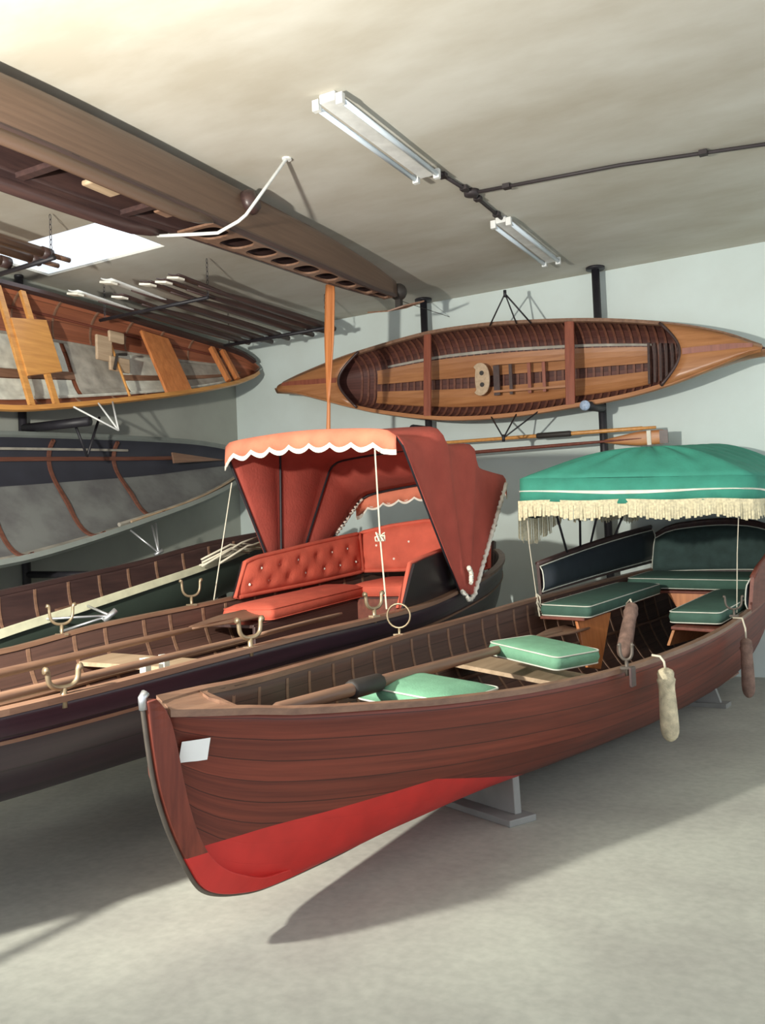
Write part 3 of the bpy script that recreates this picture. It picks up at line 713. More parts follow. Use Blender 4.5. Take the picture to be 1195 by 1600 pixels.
# red hood ----------------------------------------------------------
hood = thing('boat_hood', (-3.15, 5.5, .9), 'folding red fabric hood with white scalloped edge over the red seats', 'canopy')
def hoop(pn, cn, cf, pf, rise=.05, n=60):
    pn, cn, cf, pf = map(V, (pn, cn, cf, pf)); mid = (cn+cf)/2+ZAX*rise
    s1 = pn.lerp(cn, .80); s2 = cn.lerp(mid, .30)+ZAX*.012; s3 = cf.lerp(mid, .30)+ZAX*.012; s4 = pf.lerp(cf, .80)
    return resample(chaikin([pn, pn.lerp(cn, .45), s1, cn, s2, mid, s3, cf, s4, pf.lerp(cf, .45), pf], 2), n)
hoops = [hoop((-2.44, 5.42, .93), (-2.42, 4.60, 1.90), (-3.90, 4.86, 1.97), (-3.86, 5.32, 1.08), .05),
         hoop((-2.42, 5.47, .91), (-2.40, 5.18, 1.97), (-3.88, 5.50, 2.03), (-3.86, 5.42, 1.08), .03),
         hoop((-2.42, 5.52, .90), (-2.41, 5.72, 1.91), (-3.86, 6.18, 1.92), (-3.84, 5.60, 1.08), .03),
         hoop((-2.43, 5.60, .89), (-2.46, 6.42, 1.74), (-3.84, 6.62, 1.66), (-3.82, 5.75, 1.08), .03)]
NP = len(hoops[0]); rows = []
for a, b_ in zip(hoops[:-1], hoops[1:]):
    for q in (0, .17, .34, .5, .66, .83):
        r_ = []
        for i in range(NP):
            p = a[i].lerp(b_[i], q); cen = V((-3.15, 5.5, 1.2)); t = i/(NP-1)
            r_.append(p-(p-cen).normalized()*(.075*sin(pi*q)*sin(pi*t)**.8))
        rows.append(r_)
rows.append(hoops[-1])
fm = MB(); fm.grid(rows); fm.build('hood_fabric', 'red_fabric', hood, smooth=True, solid=.004, offset=0)
for h_ in hoops:
    cen = V((-3.15, 5.5, 1.2))
    MB().tube([p-(p-cen).normalized()*.012 for p in h_], .009, 6).build('hoop', 'iron_black', hood, smooth=True)
def valance(h_, i0, i1, drop, n_sc, nrm, name, mat, trimw=.018, lift=.0):
    """scalloped strip hanging from the top span of a hoop"""
    seg = resample(h_[i0:i1+1], n_sc*8); nrm = V(nrm)
    top_, bot_, tb, tbt = [], [], [], []
    for i, p in enumerate(seg):
        s = abs(sin(pi*i/8)); dz = drop*(.74+.26*s); o_ = nrm*(.012+.006*sin(i*.7))
        top_.append(p+nrm*.006+ZAX*lift); bot_.append(p+o_-ZAX*dz); tb.append(p+o_*1.15-ZAX*(dz-.012)); tbt.append(p+o_*1.15-ZAX*(dz+trimw))
    MB().grid([top_, [x.lerp(y, .5)+nrm*.004 for x, y in zip(top_, bot_)], bot_]).build(name, mat, hood, smooth=True, solid=.003, offset=0)
    MB().grid([tb, tbt]).build('scallop_trim', 'white_trim', hood, solid=.004, offset=0)
i0 = next(i for i, p in enumerate(hoops[0]) if p.z > 1.86 and i > 5); i1 = max(i for i, p in enumerate(hoops[0]) if p.z > 1.90)
valance(hoops[0], i0, i1, .125, 9, (0, -1, 0), 'front_valance', 'red_fabric_lit')
i0 = next(i for i, p in enumerate(hoops[3]) if p.z > 1.62); i1 = max(i for i, p in enumerate(hoops[3]) if p.z > 1.55)
valance(hoops[3], i0, i1, .12, 10, (0, 1, 0), 'rear_valance', 'red_fabric_lit')
# ruffled edge on the near rear side and on the point
def ruffle(path, r=.016):
    path = resample(path, 60); mb = MB()
    mb.tube([p+V((.008, .008*sin(i*1.9), .006*cos(i*2.3))) for i, p in enumerate(path)], [r*(.75+.35*abs(sin(i*1.4))) for i in range(61)], 6)
    mb.build('ruffle_trim', 'white_trim', hood, smooth=True)
j0 = next(i for i, p in enumerate(hoops[3]) if p.z > 1.68)
ruffle(hoops[3][:j0]); 
ruffle([hoops[0][0], V((-2.42, 5.50, .865)), hoops[3][0]], .014)
ruffle([V((-2.405, 5.47, 1.08)), V((-2.40, 5.50, 1.04)), V((-2.40, 5.49, .98))], .014)
ruffle([p for p in hoops[3][::-1] if True][:18], .012)
MB().tube([hoops[0][-14]+V((0, -.01, -.08)), V((-3.80, 4.60, .94))], .004, 5).build('tie_rope', 'rope', hood)
pr0 = [V((-2.55, 4.56, 1.80)), V((-2.54, 4.56, 1.30)), V((-2.50, 4.53, .885))]
MB().tube(pr0, .005, 5).build('tie_rope', 'rope', hood)
kn = MB()
for i in range(6): kn.tube([pr0[1]+V((0, 0, .0)), pr0[1]+V((.03*cos(i*1.1), .03*sin(i*1.1), .02*sin(i*2))), pr0[1]+V((.035*cos(i*1.1+.6), .03*sin(i*1.1), -.03))], .005, 5)
kn.build('rope_knot', 'rope', hood)

# ------------------------------------------------------------------ green skiff
T3 = [(1.4, .05, .50, .58, .42), (2.0, .2, .58, .70, .40), (3.0, .32, .78, .90, .50), (3.4, .35, .864, .97, .56), (3.8, .35, .93, 1.03, .62), (4.3, .35, 1.015, 1.09, .70), (5.13, .34, 1.16, 1.19, .83), (5.8, .28, 1.29, 1.31, .97), (6.6, .16, 1.40, 1.41, 1.12), (7.3, .02, 1.50, 1.50, 1.30)]
def sta3(a):
    b_ = interp(T3, a, 1); return V((-4.60+b_, a, interp(T3, a, 2))), V((-4.60-b_, a, interp(T3, a, 3))), V((-4.60, a, interp(T3, a, 4)))
H3 = Hull(1.4, 7.3, sta3, e1=.55)
boat3 = thing('sculling_skiff', (-4.6, 4.4, 0), 'narrow dark green skiff with a cream gunwale behind the dark boat', 'boat')
H3.mesh(60, 20).build('hull', 'green_hull', boat3, smooth=True, solid=.010, offset=-1, inner='dark_wood')
H3.rail(1, 1.45, 7.25, .022, .045, .9).build('gunwale', 'cream_paint', boat3)
H3.rail(-1, 1.45, 7.25, .03, .03, .5).build('gunwale', 'dark_wood', boat3)
for y in [2.2+i*.28 for i in range(15)]: H3.strip(y, -.95, .3, .018, .012, off=.006, n=14).build('rib', 'brown_wood', boat3)
thwart(boat3, H3, 4.4, .2, .2, 'brown_wood', f=.6)
rg = MB(); q = V((-4.02, 3.92, .90))
for p in ((-4.25, 3.62, .905), (-4.25, 3.95, .96), (-4.25, 3.75, .82)): rg.tube([p, q], .008, 6)
rg.tube([q+V((-.02, -.03, -.03)), q+V((.02, .03, .03))], .017, 8); rg.build('rigger', 'steel', boat3, smooth=True)
cr = MB(); rnd = random.Random(5)
for i in range(9):
    a0 = V((-4.22+rnd.uniform(-.05, .05), 5.05+rnd.uniform(-.1, .1), 1.17+rnd.uniform(-.02, .03)))
    cr.tube([a0, a0+V((.04, .28, .09+rnd.uniform(-.03, .03))), a0+V((rnd.uniform(-.02, .06), .55, .13+rnd.uniform(-.08, .05)))], .008, 5)
tag(cr.build('rope_bundle', 'rope', smooth=True), 'tangle of pale rope lying over the cream gunwale of the green skiff', 'rope')
for y in (2.6, 5.9):
    t = thing('trestle', (-4.6, y, 0), 'low wooden trestle under the near end of the green skiff' if y < 3 else 'tall wooden trestle under the far end of the green skiff', 'stand')
    zt = interp(T3, y, 4)-.01
    MB().box((-4.6, y, zt-.03), .5, .08, .06).build('cross_beam', 'dark_wood', t)
    for s in (-1, 1):
        for q_ in (-1, 1): MB().beam((-4.6+s*.18, y, zt-.04), (-4.6+s*.24, y+q_*.16, 0), .04, .04, up=(1, 0, 0)).build('leg', 'dark_wood', t)

# ------------------------------------------------------------------ grey skiff hung low on the left wall
T4 = [(1.0, -6.1, 1.75, -5.85, 1.45), (2.0, -6.2, 2.0, -5.7, 1.2), (3.2, -6.25, 2.15, -5.62, 1.13), (4.5, -6.25, 2.24, -5.62, 1.235), (5.2, -6.25, 2.285, -5.64, 1.36), (6.15, -6.25, 2.34, -5.66, 1.585), (6.8, -6.24, 2.37, -5.70, 1.75), (7.4, -6.21, 2.38, -5.80, 1.93), (7.9, -6.15, 2.34, -5.95, 2.10), (8.2, -6.08, 2.26, -6.06, 2.22)]
def wallsta(T, depth, kr=1.0):
    def f(y):
        U = V((interp(T, y, 1), y, interp(T, y, 2))); L_ = V((interp(T, y, 3), y, interp(T, y, 4)))
        d = (U-L_); n = V((-d.z, 0, d.x)).normalized()
        if n.x > 0: n = -n
        ln = min(1, d.length/(.9)); return L_, U, (U+L_)/2+n*(depth*(.35+.65*ln))
    return f
H4 = Hull(1.0, 8.2, wallsta(T4, .24), e1=.5)
boat4 = thing('canvas_skiff', (-6.0, 4.6, 1.2), 'weathered grey skiff hung on its side low on the left wall', 'boat')
H4.mesh(60, 20).build('hull', 'grey_skin_outer', boat4, smooth=True, solid=.010, offset=-1, inner='grey_skin_inner')
H4.rail(1, 1.05, 8.15, .045, .05, .6).build('gunwale', 'grey_skin_outer', boat4)
H4.rail(-1, 1.05, 8.15, .04, .04, .6).build('gunwale', 'grey_skin_outer', boat4)
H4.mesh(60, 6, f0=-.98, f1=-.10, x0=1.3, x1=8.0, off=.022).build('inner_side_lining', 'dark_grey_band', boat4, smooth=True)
for y in (3.3, 4.0, 4.75, 5.5, 6.25): H4.strip(y, -.95, .97, .035, .02, off=.024, n=20).build('rib', 'canoe_rib', boat4)
H4.mesh(30, 3, f0=.45, f1=.95, x0=3.0, x1=6.2, off=.020).build('inner_side_lining', 'grey_panel', boat4, smooth=True)
MB().tube(H4.line(-.50, 4.0, 7.2, 20, .05), .020, 6).build('stringer', 'canoe_rib', boat4)
MB().tube(H4.line(-.72, 4.0, 6.4, 20, .05), .012, 6).build('stringer', 'grey_panel', boat4)
MB().tube(H4.line(.62, 5.8, 7.7, 20, .06), .020, 6).build('stringer', 'grey_panel', boat4)
MB().tube(H4.line(.75, 5.9, 7.7, 20, .06), .012, 6).build('stringer', 'pale_wood', boat4)
slab(boat4, 'deck_wedge', [(-6.17, 6.9, 2.25), (-6.15, 7.7, 2.22), (-6.15, 6.9, 2.14)], .02, 'brown_wood')
def wall_rigger(parent, pts, q, r=.008, mat='steel', eye=True):
    mb = MB()
    for p in pts: mb.tube([p, q], r, 6)
    if eye: mb.tube([V(q)+V((-.02, -.03, -.02)), V(q)+V((.02, .03, .02))], r*1.9, 8)
    mb.build('rigger', mat, parent, smooth=True)
wall_rigger(boat4, [(-5.60, 5.72, 1.46), (-5.60, 5.98, 1.50), (-5.62, 6.05, 1.52)], (-5.42, 5.86, 1.26), .009)

# ------------------------------------------------------------------ golden racing shell high on the left wall
T5 = [(1.2, -6.10, 3.20, -5.95, 2.85), (2.4, -6.12, 3.38, -5.80, 2.45), (3.6, -6.13, 3.45, -5.75, 2.36), (4.64, -6.12, 3.47, -5.74, 2.392), (5.2, -6.12, 3.48, -5.74, 2.475), (5.9, -6.11, 3.475, -5.74, 2.61), (6.75, -6.10, 3.455, -5.76, 2.79), (7.5, -6.08, 3.43, -5.82, 2.98), (7.9, -6.05, 3.40, -5.90, 3.11), (8.08, -6.01, 3.34, -5.95, 3.18), (8.17, -5.99, 3.275, -5.98, 3.255)]
H5 = Hull(1.2, 8.17, wallsta(T5, .25), e1=.5)
boat5 = thing('racing_shell', (-5.95, 4.6, 2.4), 'golden brown racing shell hung on its side high on the left wall, interior showing', 'boat')
H5.mesh(60, 20).build('hull', 'shell_outer', boat5, smooth=True, solid=.010, offset=-1, inner='shell_inner')
H5.rail(1, 1.25, 8.1, .04, .035, .5).build('gunwale', 'golden_wood', boat5)
H5.rail(-1, 1.25, 8.1, .04, .05, .5).build('gunwale', 'dark_wood', boat5)
for y in [3.0+i*.42 for i in range(12)]: H5.strip(y, -.95, .95, .016, .02, off=.006, n=18).build('rib', 'brown_wood', boat5)
MB().tube(H5.line(-.55, 2, 7.8, 30, .03), .012, 6).build('stringer', 'mahogany', boat5)
def shellpt(y, f, off): return H5.pt(y, f, off)
def panel5(name, y0, y1, f0, f1, mat, off=.04, n=6):
    mb = MB(); mb.grid([[H5.pt(lerp(y0, y1, i/n), lerp(f0, f1, j/4), off) for j in range(5)] for i in range(n+1)]); mb.build(name, mat, boat5, solid=.01, offset=0)
panel5('bottom_panel', 4.3, 5.55, -.14, .03, 'white_panel'); panel5('bottom_panel', 4.3, 5.55, .10, .38, 'white_panel')
panel5('keelson', 4.0, 7.9, .035, .095, 'brown_wood', .045, 20)
panel5('bottom_panel', 5.6, 6.15, -.14, .36, 'grey_panel', .05); panel5('bottom_panel', 6.2, 6.9, -.13, .34, 'white_panel', .03); panel5('bottom_panel', 6.95, 7.7, -.12, .34, 'grey_panel', .03)
panel5('bottom_panel', 3.0, 4.25, -.14, .38, 'white_panel')
MB().tube(H5.line(-.16, 3.0, 7.6, 30, .05), .014, 6).build('stringer', 'grey_panel', boat5)
MB().tube(H5.line(.41, 3.0, 7.6, 30, .05), .014, 6).build('stringer', 'white_panel', boat5)
# cross frame with seat board
def gw(y, off=0): N_, F_, K_ = H5.sta(y); n = ((N_+F_)/2-K_).normalized(); return F_+n*off, N_+n*off
for y in (4.86, 5.10):
    U, L_ = gw(y, .0); MB().beam(U.lerp(L_, .03), L_.lerp(U, .02), .05, .03, up=(1, 0, 0)).build('seat_rail', 'golden_wood', boat5)
U, L_ = gw(5.0, .02); U2, L2 = gw(5.24, .02); U1, L1 = gw(4.88, .02)
slab(boat5, 'seat_board', [U1.lerp(L1, .30), U2.lerp(L2, .27), U2.lerp(L2, .72), U1.lerp(L1, .76)], .02, 'golden_wood')
U, L_ = gw(4.34, .0); MB().beam(U.lerp(L_, .35), L_.lerp(U, .1), .06, .03, up=(1, 0, 0)).build('seat_rail', 'golden_wood', boat5)
# bulkhead board
U1, L1 = gw(6.42, -.02); U2, L2 = gw(6.78, -.02)
slab(boat5, 'bulkhead_board', [U1.lerp(L1, .12), U2.lerp(L2, .15), L2.lerp(U2, .02), L1.lerp(U1, .02)], .03, 'orange_wood')
U, L_ = gw(5.92, .0); MB().tube([U.lerp(L_, .32), L_.lerp(U, .03)], .012, 6).build('stretcher_bar', 'golden_wood', boat5)
mb = MB(); c_ = U.lerp(L_, .5)
mb.box(c_+V((.02, -.14, .02)), .03, .18, .22); mb.box(c_+V((.03, .0, .14)), .03, .18, .10); mb.box(c_+V((.03, .03, -.10)), .03, .24, .13); mb.build('foot_plate', 'pale_wood', boat5, bevel=.01)
MB().tube([c_+V((.05, .10, .0)), c_+V((.06, -.02, -.02)), c_+V((.06, -.06, -.16))], .014, 6).build('strap', 'black_rubber', boat5)
for y in (7.45, 7.62):
    U, L_ = gw(y, -.02); MB().beam(U.lerp(L_, .1), L_.lerp(U, .1), .05, .05, up=(1, 0, 0)).build('frame', 'orange_wood', boat5)
q = (-5.50, 5.52, 2.28)
wall_rigger(boat5, [(-5.72, 5.25, 2.47), (-5.72, 5.52, 2.53), (-5.72, 5.68, 2.56)], q, .008, 'white_metal', False)
wall_rigger(boat5, [(-5.95, 5.45, 2.42), (-5.95, 5.75, 2.46)], (-5.9, 5.55, 2.10), .012, 'iron_black', False)

# ------------------------------------------------------------------ wall poles with bracket arms
def pole(x, y, label, arms, z1=CZ):
    t = thing('rack_post', (x, y, 0), label, 'post')
    MB().tube([(x, y, 0), (x, y, z1)], .036, 14).build('post', 'iron_black', t, smooth=True)
    MB().tube([(x, y, z1-.02), (x, y, z1)], .085 if x > -6 else .038, 16).build('flange', 'iron_black', t, smooth=True)
    for p, q, r, cap in arms:
        o = MB().tube([p, q], r, 12).build('bracket_arm', 'iron_black', t, smooth=True)
        if cap:
            d = (V(q)-V(p)).normalized(); MB().tube([V(q), V(q)+d*.01], r*1.05, 14).build('end_cap', cap, o, smooth=True)
pole(-3.93, 8.14, 'black steel post on the back wall beside the red hood', [((-3.93, 8.12, 2.36), (-3.84, 7.62, 2.32), .045, None)])
pole(-2.19, 8.14, 'black steel post on the back wall above the green canopy', [((-2.19, 8.12, 2.40), (-2.19, 7.6, 2.36), .042, 'blue_cap')])
pole(-6.385, 5.30, 'black steel post on the left wall behind the hung boats', [((-6.37, 5.30, 2.36), (-5.72, 5.42, 2.37), .04, None), ((-6.37, 5.30, 1.12), (-5.62, 5.36, 1.10), .03, None)])

# ------------------------------------------------------------------ canoe on the back wall
TU = [(-5.50, 2.96), (-5.2, 3.04), (-4.73, 3.139), (-4.3, 3.20), (-3.755, 3.253), (-3.3, 3.25), (-2.881, 3.222), (-2.12, 3.125), (-1.478, 2.985), (-1.08, 2.85), (-.86, 2.74), (-.76, 2.69)]
TL = [(-5.50, 2.92), (-5.2, 2.84), (-4.976, 2.766), (-4.6, 2.64), (-4.243, 2.537), (-3.56, 2.404), (-2.923, 2.368), (-2.327, 2.39), (-1.9, 2.42), (-1.504, 2.487), (-1.1, 2.60), (-.894, 2.66), (-.76, 2.67)]
TK = [(-5.50, .02), (-5.2, .12), (-4.7, .22), (-4, .27), (-3, .28), (-2.2, .27), (-1.5, .22), (-1.0, .13), (-.76, .02)]
def sta6(x):
    zu, zl = interp(TU, x, 1), interp(TL, x, 1)
    yy = 7.78
    return V((x, yy-.03, zl)), V((x, yy+.05, zu)), V((x, yy+interp(TK, x, 1)+.02, (zu+zl)/2-.06))
H6 = Hull(-5.50, -.76, sta6, e1=.55)
canoe = thing('canoe', (-3.1, 7.9, 2.37), 'varnished canoe hung on its side on the back wall, ribbed interior facing out', 'canoe')
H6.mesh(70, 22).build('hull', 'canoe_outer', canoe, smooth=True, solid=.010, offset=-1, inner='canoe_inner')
H6.rail(1, -5.45, -.80, .035, .03, .5).build('gunwale', 'canoe_board', canoe)
H6.rail(-1, -5.45, -.80, .03, .03, .5).build('gunwale', 'brown_wood', canoe)
x = -4.60
while x < -1.5:
    H6.strip(x, -.94, .94, .022, .010, off=.016, n=18).build('rib', 'canoe_rib', canoe); x += .072
def deck6(x0, x1, cut, sgn):
    rows = []
    for i in range(9):
        q = i/8; r_ = []
        for j in range(9):
            v = j/8*2-1; xx = lerp(x0, x1, q) - sgn*cut*(1-v*v)*q*0 + sgn*cut*(v*v)*q
            N_, F_, K_ = H6.sta(xx); p = F_.lerp(N_, j/8); r_.append(p+V((0, -.018-.02*(1-v*v), 0)))
        rows.append(r_)
    mb = MB(); mb.grid(rows); return mb
deck6(-5.46, -4.72, .22, 1).build('deck', 'canoe_board', canoe, solid=.01, offset=0, smooth=True)
deck6(-.79, -1.42, -.16, 1).build('deck', 'canoe_board', canoe, solid=.01, offset=0, smooth=True)
for xa, xb in ((-5.40, -4.74), (-.86, -1.40)):
    pts = [];
    for i in range(9):
        xx = lerp(xa, xb, i/8); N_, F_, K_ = H6.sta(xx); pts.append(F_.lerp(N_, .5)+V((0, -.044, 0)))
    mb = MB()
    for p, q in zip(pts[:-1], pts[1:]): mb.beam(p, q, .012, .05)
    mb.build('deck_king_plank', 'canoe_thwart', canoe)
def cockpit_line(x1, cut):
    pts = []
    for j in range(25):
        v = j/24*2-1; xx = x1+cut*v*v; N_, F_, K_ = H6.sta(xx); pts.append(F_.lerp(N_, j/24)+V((0, -.04, 0)))
    return pts
MB().tube(cockpit_line(-4.72, .22), .013, 6).build('coaming', 'dark_wood', canoe, smooth=True)
MB().tube(cockpit_line(-1.42, -.16), .013, 6).build('coaming', 'dark_wood', canoe, smooth=True)
def k6(x, f, off): return H6.pt(x, f, off)
for f0, f1 in ((-.27, -.015), (.025, .32)):
    mb = MB(); mb.grid([[k6(lerp(-4.42, -1.72, i/20), lerp(f0, f1, j/3), .035) for j in range(4)] for i in range(21)]); mb.build('floor_plank', 'canoe_board', canoe, solid=.012, offset=0)
mb = MB(); mb.grid([[k6(lerp(-4.3, -1.7, i/20), lerp(-.34, -.29, j/2), .03) for j in range(3)] for i in range(21)]); mb.build('keelson_strip', 'grey_panel', canoe, solid=.008, offset=0)
for xx, w_ in ((-3.75, .075), (-2.36, .085)):
    N_, F_, K_ = H6.sta(xx); MB().beam(F_+V((0, .0, -.01)), N_+V((0, 0, .01)), .03, w_, up=(1, 0, 0)).build('thwart', 'canoe_thwart', canoe, bevel=.006)
# sliding seat and runners
c_ = k6(-3.27, .02, .16)
so = []
for i in range(28):
    a = 2*pi*i/28; rx = .10*(1 if abs(cos(a)) < .99 else .95); x_ = .095*cos(a)*(1+.15*sin(a)**2); z_ = .155*sin(a)
    if cos(a) < -.75: x_ *= .55
    so.append(c_+V((x_, 0, z_)))
mb = MB(); mb.add(so, [tuple(range(28))]); seat = mb.build('sliding_seat', 'pale_wood', canoe, solid=.02, offset=0, bevel=.004)
for dz in (.055, -.055): MB().tube([c_+V((.02, -.012, dz)), c_+V((.02, -.016, dz))], .022, 12).build('seat_hole', 'black_rubber', seat)
for dz in (.13, -.13):
    MB().beam(c_+V((.12, .02, dz)), k6(-2.42, .02, .14)+V((0, 0, dz*.95)), .02, .02).build('runner', 'canoe_board', canoe)
for xx in (-3.12, -2.98, -2.80, -2.66):
    p = k6(xx, .02, .12); MB().beam(p+V((0, 0, .14)), p+V((0, 0, -.14)), .02, .03 if xx > -3.1 else .06, up=(1, 0, 0)).build('runner_brace', 'canoe_thwart' if xx > -2.9 else 'dark_wood', canoe)
for i in range(5):
    p = H6.pt(-1.72+i*.05, -.4, .05); q = H6.pt(-1.72+i*.05, .4, .05)
    MB().beam(p, q, .01, .02, up=(1, 0, 0)).build('foot_slat', 'dark_wood', canoe)
def crig(ps, q):
    mb = MB()
    for p in ps: mb.tube([p, q], .0075, 6)
    mb.tube([V(q)+V((0, 0, -.03)), V(q)+V((0, 0, .03))], .015, 8); mb.build('rigger', 'iron_black', canoe, smooth=True)
crig([(-3.10, 7.80, 3.22), (-2.84, 7.8, 3.2), (-2.70, 7.80, 3.18)], (-2.87, 7.62, 3.44))
crig([(-3.10, 7.74, 2.37), (-2.86, 7.74, 2.37), (-2.66, 7.74, 2.37)], (-2.90, 7.5, 2.14))

oar('oar', (-1.70, 8.02, 2.165), (-4.7, 8.06, 2.24), 'thin brown oar on the back wall, upper of two under the canoe', mat='golden_wood', bl=.7, bw=.14, r=.018, flat=(0, 1, 0), collar=(.25, .36), grip=.12)
oar('oar', (-4.9, 8.08, 2.11), (-1.60, 7.98, 2.075), 'wall oar with tan blade, white band and dark tip, lower of two under the canoe', mat='mahogany', bl=.55, bw=.12, r=.018, flat=(0, 1, .1), bmat='orange_thwart', tips='dark_wood', band=.28)
oar('oar', (-4.13, 6.36, .05), (-3.935, 6.40, 3.43), 'orange oar standing upright behind the red hood, blade at the top', mat='orange_wood', bl=1.0, bw=.115, r=.022, flat=(-.3, -1, 0), bmat='orange_wood')

# ------------------------------------------------------------------ long shell hung upside-down under the ceiling
T7 = [(1.2, .08, 3.28, 3.50), (2.0, .18, 3.28, 3.58), (3.0, .22, 3.28, 3.62), (3.8, .20, 3.28, 3.63), (4.4, .165, 3.29, 3.63), (5.1, .13, 3.30, 3.62), (5.8, .105, 3.31, 3.60), (6.5, .06, 3.33, 3.55), (6.85, .035, 3.36, 3.50)]
def cx7(y): return -3.71+.045*(y-4)
def sta7(y):
    b_ = interp(T7, y, 1); return V((cx7(y)+b_, y, interp(T7, y, 2))), V((cx7(y)-b_, y, interp(T7, y, 2))), V((cx7(y), y, interp(T7, y, 3)))
H7 = Hull(1.2, 6.85, sta7, e1=.38)
boat7 = thing('racing_scull', (-3.6, 4.2, 3.2), 'long brown racing scull hanging upside down close under the ceiling', 'boat')
H7.mesh(60, 20).build('hull', 'scull_skin', boat7, smooth=True, solid=.008, offset=-1, inner='dark_wood')
H7.rail(1, 1.25, 6.8, .02, .03, .5).build('gunwale', 'dark_wood', boat7)
H7.rail(-1, 1.25, 6.8, .02, .03, .5).build('gunwale', 'dark_wood', boat7)
# deck frame with rounded openings
mb = MB()
for i in range(9):
    y0 = 4.42+i*.26; y1 = y0+.26
    b0, b1 = interp(T7, y0, 1), interp(T7, y1, 1); z = interp(T7, (y0+y1)/2, 2)-.004
    c_ = V((cx7((y0+y1)/2), (y0+y1)/2, z)); n = 24; inner = []; outer = []
    for j in range(n):
        a = 2*pi*j/n; ca, sa = cos(a), sin(a); s_ = max(abs(ca), abs(sa)); bb = lerp(b0, b1, (sa/s_+1)/2)
        outer.append(c_+V((bb*ca/s_, .13*sa/s_, 0)))
        inner.append(c_+V((bb*.74*math.copysign(abs(ca)**.7, ca), .098*math.copysign(abs(sa)**.7, sa), 0)))
    mb.add(outer+inner, [(j, (j+1) % n, n+(j+1) % n, n+j) for j in range(n)])
mb.build('deck_frame', 'brown_wood', boat7, solid=.014, offset=0)
# cockpit saxboards
for s in (-1, 1):
    rows = [[], []]
    for i in range(21):
        y = lerp(1.6, 4.36, i/20); b_ = interp(T7, y, 1); z = interp(T7, y, 2); dp = .09 if i < 20 else .03
        rows[0].append(V((cx7(y)+s*b_, y, z+.01))); rows[1].append(V((cx7(y)+s*(b_+.02), y, z-dp+(.02 if i == 19 else 0))))
    MB().grid(rows).build('saxboard', 'dark_wood' if s < 0 else 'scull_skin', boat7, solid=.014, offset=0, smooth=True)
for y in (2.2, 2.75, 3.3, 4.0): MB().beam((cx7(y)-interp(T7, y, 1), y, 3.29), (cx7(y)+interp(T7, y, 1), y, 3.29), .05, .03).build('cross_brace', 'dark_wood', boat7)
MB().box((cx7(3.7), 3.72, 3.33), .2, .22, .03).build('seat', 'pale_wood', boat7, bevel=.01)
MB().box((cx7(4.2)+.03, 4.16, 3.31), .16, .12, .03).build('foot_board', 'brown_wood', boat7, bevel=.01)
bb = MB(); bb.sphere((cx7(6.9), 6.93, 3.42), .075, 14); bb.build('bow_ball', 'black_rubber', boat7, smooth=True)
MB().box((cx7(6.9), 6.93, 3.33), .05, .05, .10).build('ball_neck', 'black_rubber', boat7)
fn = MB(); fn.add([(-3.85, 6.85, 3.27), (-3.62, 6.85, 3.25), (-3.52, 6.95, 3.28), (-3.38, 7.02, 3.33), (-3.5, 6.85, 3.27), (-3.62, 6.80, 3.235)], [(0, 1, 2, 3, 4, 5)])
fn.build('fin', 'brown_wood', boat7, solid=.012, offset=0)
fin2 = MB(); fin2.lathe((-3.57, 4.78, 3.52), (-3.49, 4.80, 3.54), [(0, .08), (.5, .085), (1, .06)], 14); fin2.build('side_boss', 'dark_wood', boat7, smooth=True)
hk = thing('ceiling_hook', (-3.15, 4.66, CZ), 'white bent steel hook under the ceiling holding the upside-down scull', 'hook')
MB().tube([(-3.15, 4.66, CZ), (-3.381, 4.526, 3.33), (-3.404, 4.476, 3.28), (-3.529, 4.429, 3.22), (-3.618, 4.322, 3.20), (-3.90, 4.30, 3.24)], .011, 8).build('hook_rod', 'white_metal', hk, smooth=True)
MB().lathe((-3.15, 4.66, CZ), (-3.15, 4.66, CZ-.012), [(0, .03), (1, .03)], 12).build('hook_plate', 'white_metal', hk)
MB().tube([(-4.1, 4.35, 3.42), (-4.25, 5.4, 3.5), (-4.12, 7.0, 3.62), (-3.9, 8.28, 3.62)], .003, 5)
ln = MB().tube([(-3.95, 4.30, 3.30), (-3.93, 5.4, 3.40), (-3.80, 6.9, 3.45), (-3.72, 8.29, 3.50)], .003, 5); tag(ln.build('thin_line', 'cable'), 'thin dark line strung below the ceiling beside the long scull', 'line')

# ------------------------------------------------------------------ oar racks under the ceiling
def chain(parent, x, y, z0, z1):
    mb = MB(); n = int((z1-z0)/.035)
    for i in range(n):
        c_ = V((x, y, lerp(z0, z1, (i+.5)/n))); ax_ = V((1, 0, 0)) if i % 2 else V((0, 1, 0))
        mb.tube([c_+ax_*(.009*cos(a))+ZAX*(.020*sin(a)) for a in [2*pi*k/8 for k in range(8)]], .003, 4, closed=True)
    mb.build('chain', 'iron_black', parent)
rack = thing('oar_rack', (-5.2, 6.5, 3.3), 'black hanging rack of two bars below the ceiling near the back corner', 'rack')
MB().tube([(-5.98, 5.82, 3.33), (-4.76, 5.82, 3.33)], .016, 8).build('rack_bar', 'iron_black', rack, smooth=True)
MB().tube([(-5.78, 7.30, 3.33), (-4.50, 7.30, 3.33)], .018, 8).build('rack_bar', 'iron_black', rack, smooth=True)
for x, y in ((-4.76, 5.82), (-5.92, 5.82), (-5.72, 7.3), (-4.56, 7.3)): chain(rack, x, y, 3.33, CZ-.03)
specs = [(-4.73, 5.37, -4.62, 7.55, 'rightmost'), (-4.88, 5.40, -4.74, 7.60, 'second from the right'), (-5.02, 5.37, -4.92, 7.62, 'third from the right'), (-5.22, 5.15, -5.20, 7.60, 'third from the left'), (-5.45, 5.5, -5.42, 7.62, 'second from the left'), (-5.66, 5.22, -5.62, 7.50, 'leftmost')]
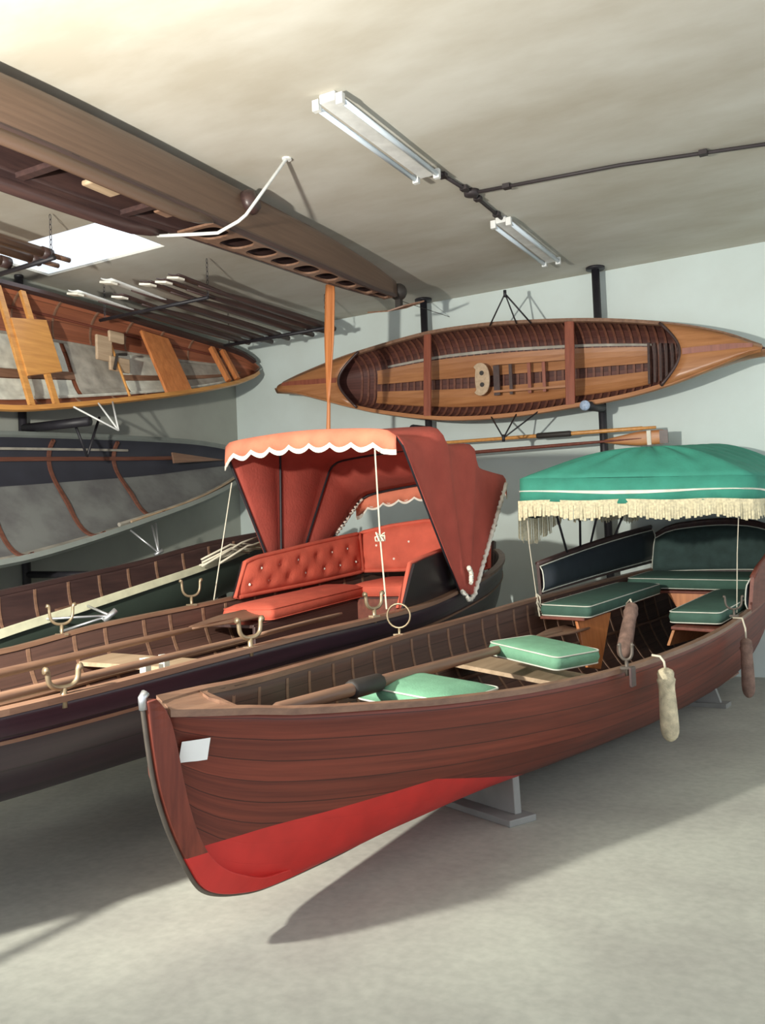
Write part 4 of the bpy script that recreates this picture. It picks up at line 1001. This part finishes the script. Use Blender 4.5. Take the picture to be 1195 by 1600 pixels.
for i, (xa, ya, xb, yb, w_) in enumerate(specs):
    oar('oar', (xb, yb, 3.375), (xa, ya, 3.38), 'dark oar on the ceiling rack near the back corner, %s of six' % w_, mat='dark_wood', bl=.7, bw=.13, r=.034, bmat='dark_wood' if i not in (3, 5) else 'white_metal', tips='white_trim', flat=(0.2, 0, 1), curved=.02, group='oars on the ceiling rack')
rack2 = thing('oar_rack', (-5.3, 4.44, 3.3), 'short black rack bar with oars at the left edge under the skylight', 'rack')
MB().tube([(-5.75, 4.45, 3.33), (-4.97, 4.43, 3.34)], .018, 8).build('rack_bar', 'iron_black', rack2, smooth=True)
MB().tube([(-5.75, 2.6, 3.33), (-4.97, 2.6, 3.34)], .018, 8).build('rack_bar', 'iron_black', rack2, smooth=True)
for x, y in ((-5.0, 4.43), (-5.7, 4.45), (-5.0, 2.6), (-5.7, 2.6)): chain(rack2, x, y, 3.33, CZ-.03)
for x, y1, w_ in ((-5.04, 4.46, 'right'), (-5.20, 4.50, 'middle'), (-5.42, 4.42, 'left')):
    t = thing('oar', (x, 3.3, 3.36), 'thick brown oar shaft with slim grip at the left edge, %s one of three' % {'right': 'highest', 'middle': 'middle', 'left': 'lowest'}[w_], 'oar', 'oars at the left edge')
    MB().tube([(x, 1.9, 3.38), (x, y1, 3.38)], .035, 10).build('shaft', 'brown_wood', t, smooth=True)
    MB().tube([(x, y1-.08, 3.38), (x, y1, 3.38)], .042, 10).build('collar', 'dark_wood', t, smooth=True)
    if w_ != 'left': MB().tube([(x, y1, 3.38), (x+.01, y1+.16, 3.38)], .018, 10).build('grip', 'brown_wood', t, smooth=True)

# ------------------------------------------------------------------ fluorescent lamps and conduit
def batten(x, y0, y1, label, tubes=2, w_=.15):
    t = thing('ceiling_lamp', (x, (y0+y1)/2, CZ), label, 'lamp')
    MB().box((x, (y0+y1)/2, CZ-.025), w_*.45, y1-y0, .05).build('housing', 'white_metal', t, bevel=.006)
    # clear trough cover
    for s in ((-1, 1) if tubes == 2 else (-1, 1)):
        MB().tube([(x+s*w_*.36, y0+.03, CZ-.055), (x+s*w_*.36, y1-.03, CZ-.055)], .016, 10).build('tube', 'tube_glass', t, smooth=True)
        for y in (y0+.015, y1-.015): MB().box((x+s*w_*.34, y, CZ-.05), .04, .03, .06).build('tube_holder', 'white_metal', t)
    return t
batten(-2.50, 4.10, 5.32, 'long switched-off twin-tube ceiling lamp nearer the camera', w_=.22)
batten(-2.42, 6.40, 7.60, 'switched-off twin-tube ceiling lamp nearer the back wall', w_=.18)
cd = thing('electrical_conduit', (-2.40, 5.8, CZ), 'black cable conduit branching across the ceiling between the lamps', 'conduit')
MB().tube([(-2.44, 5.32, CZ-.02), (-2.40, 5.81, CZ-.02), (-2.41, 6.40, CZ-.02)], .013, 8).build('cable_run', 'cable', cd, smooth=True)
MB().tube([(-2.40, 5.81, CZ-.02), (-1.4, 5.93, CZ-.02), (-.5, 6.15, CZ-.02), (1.2, 6.7, CZ-.02), (3.8, 7.6, CZ-.02)], .013, 8).build('cable_run', 'cable', cd, smooth=True)
MB().lathe((-2.40, 5.81, CZ-.003), (-2.40, 5.81, CZ-.045), [(0, .055), (.8, .05), (1, .03)], 14).build('junction_box', 'cable', cd, smooth=True)
for x, y in ((-2.435, 5.42), (-2.405, 5.7), (-2.402, 5.93), (-2.408, 6.3), (-2.15, 5.84), (-.9, 6.05)): MB().box((x, y, CZ-.02), .05, .05, .03).build('cable_clip', 'cable', cd)
pt = MB(); pt.lathe((-1.67, 7.75, CZ), (-1.67, 7.75, CZ-.004), [(0, .05), (1, .045)], 9);
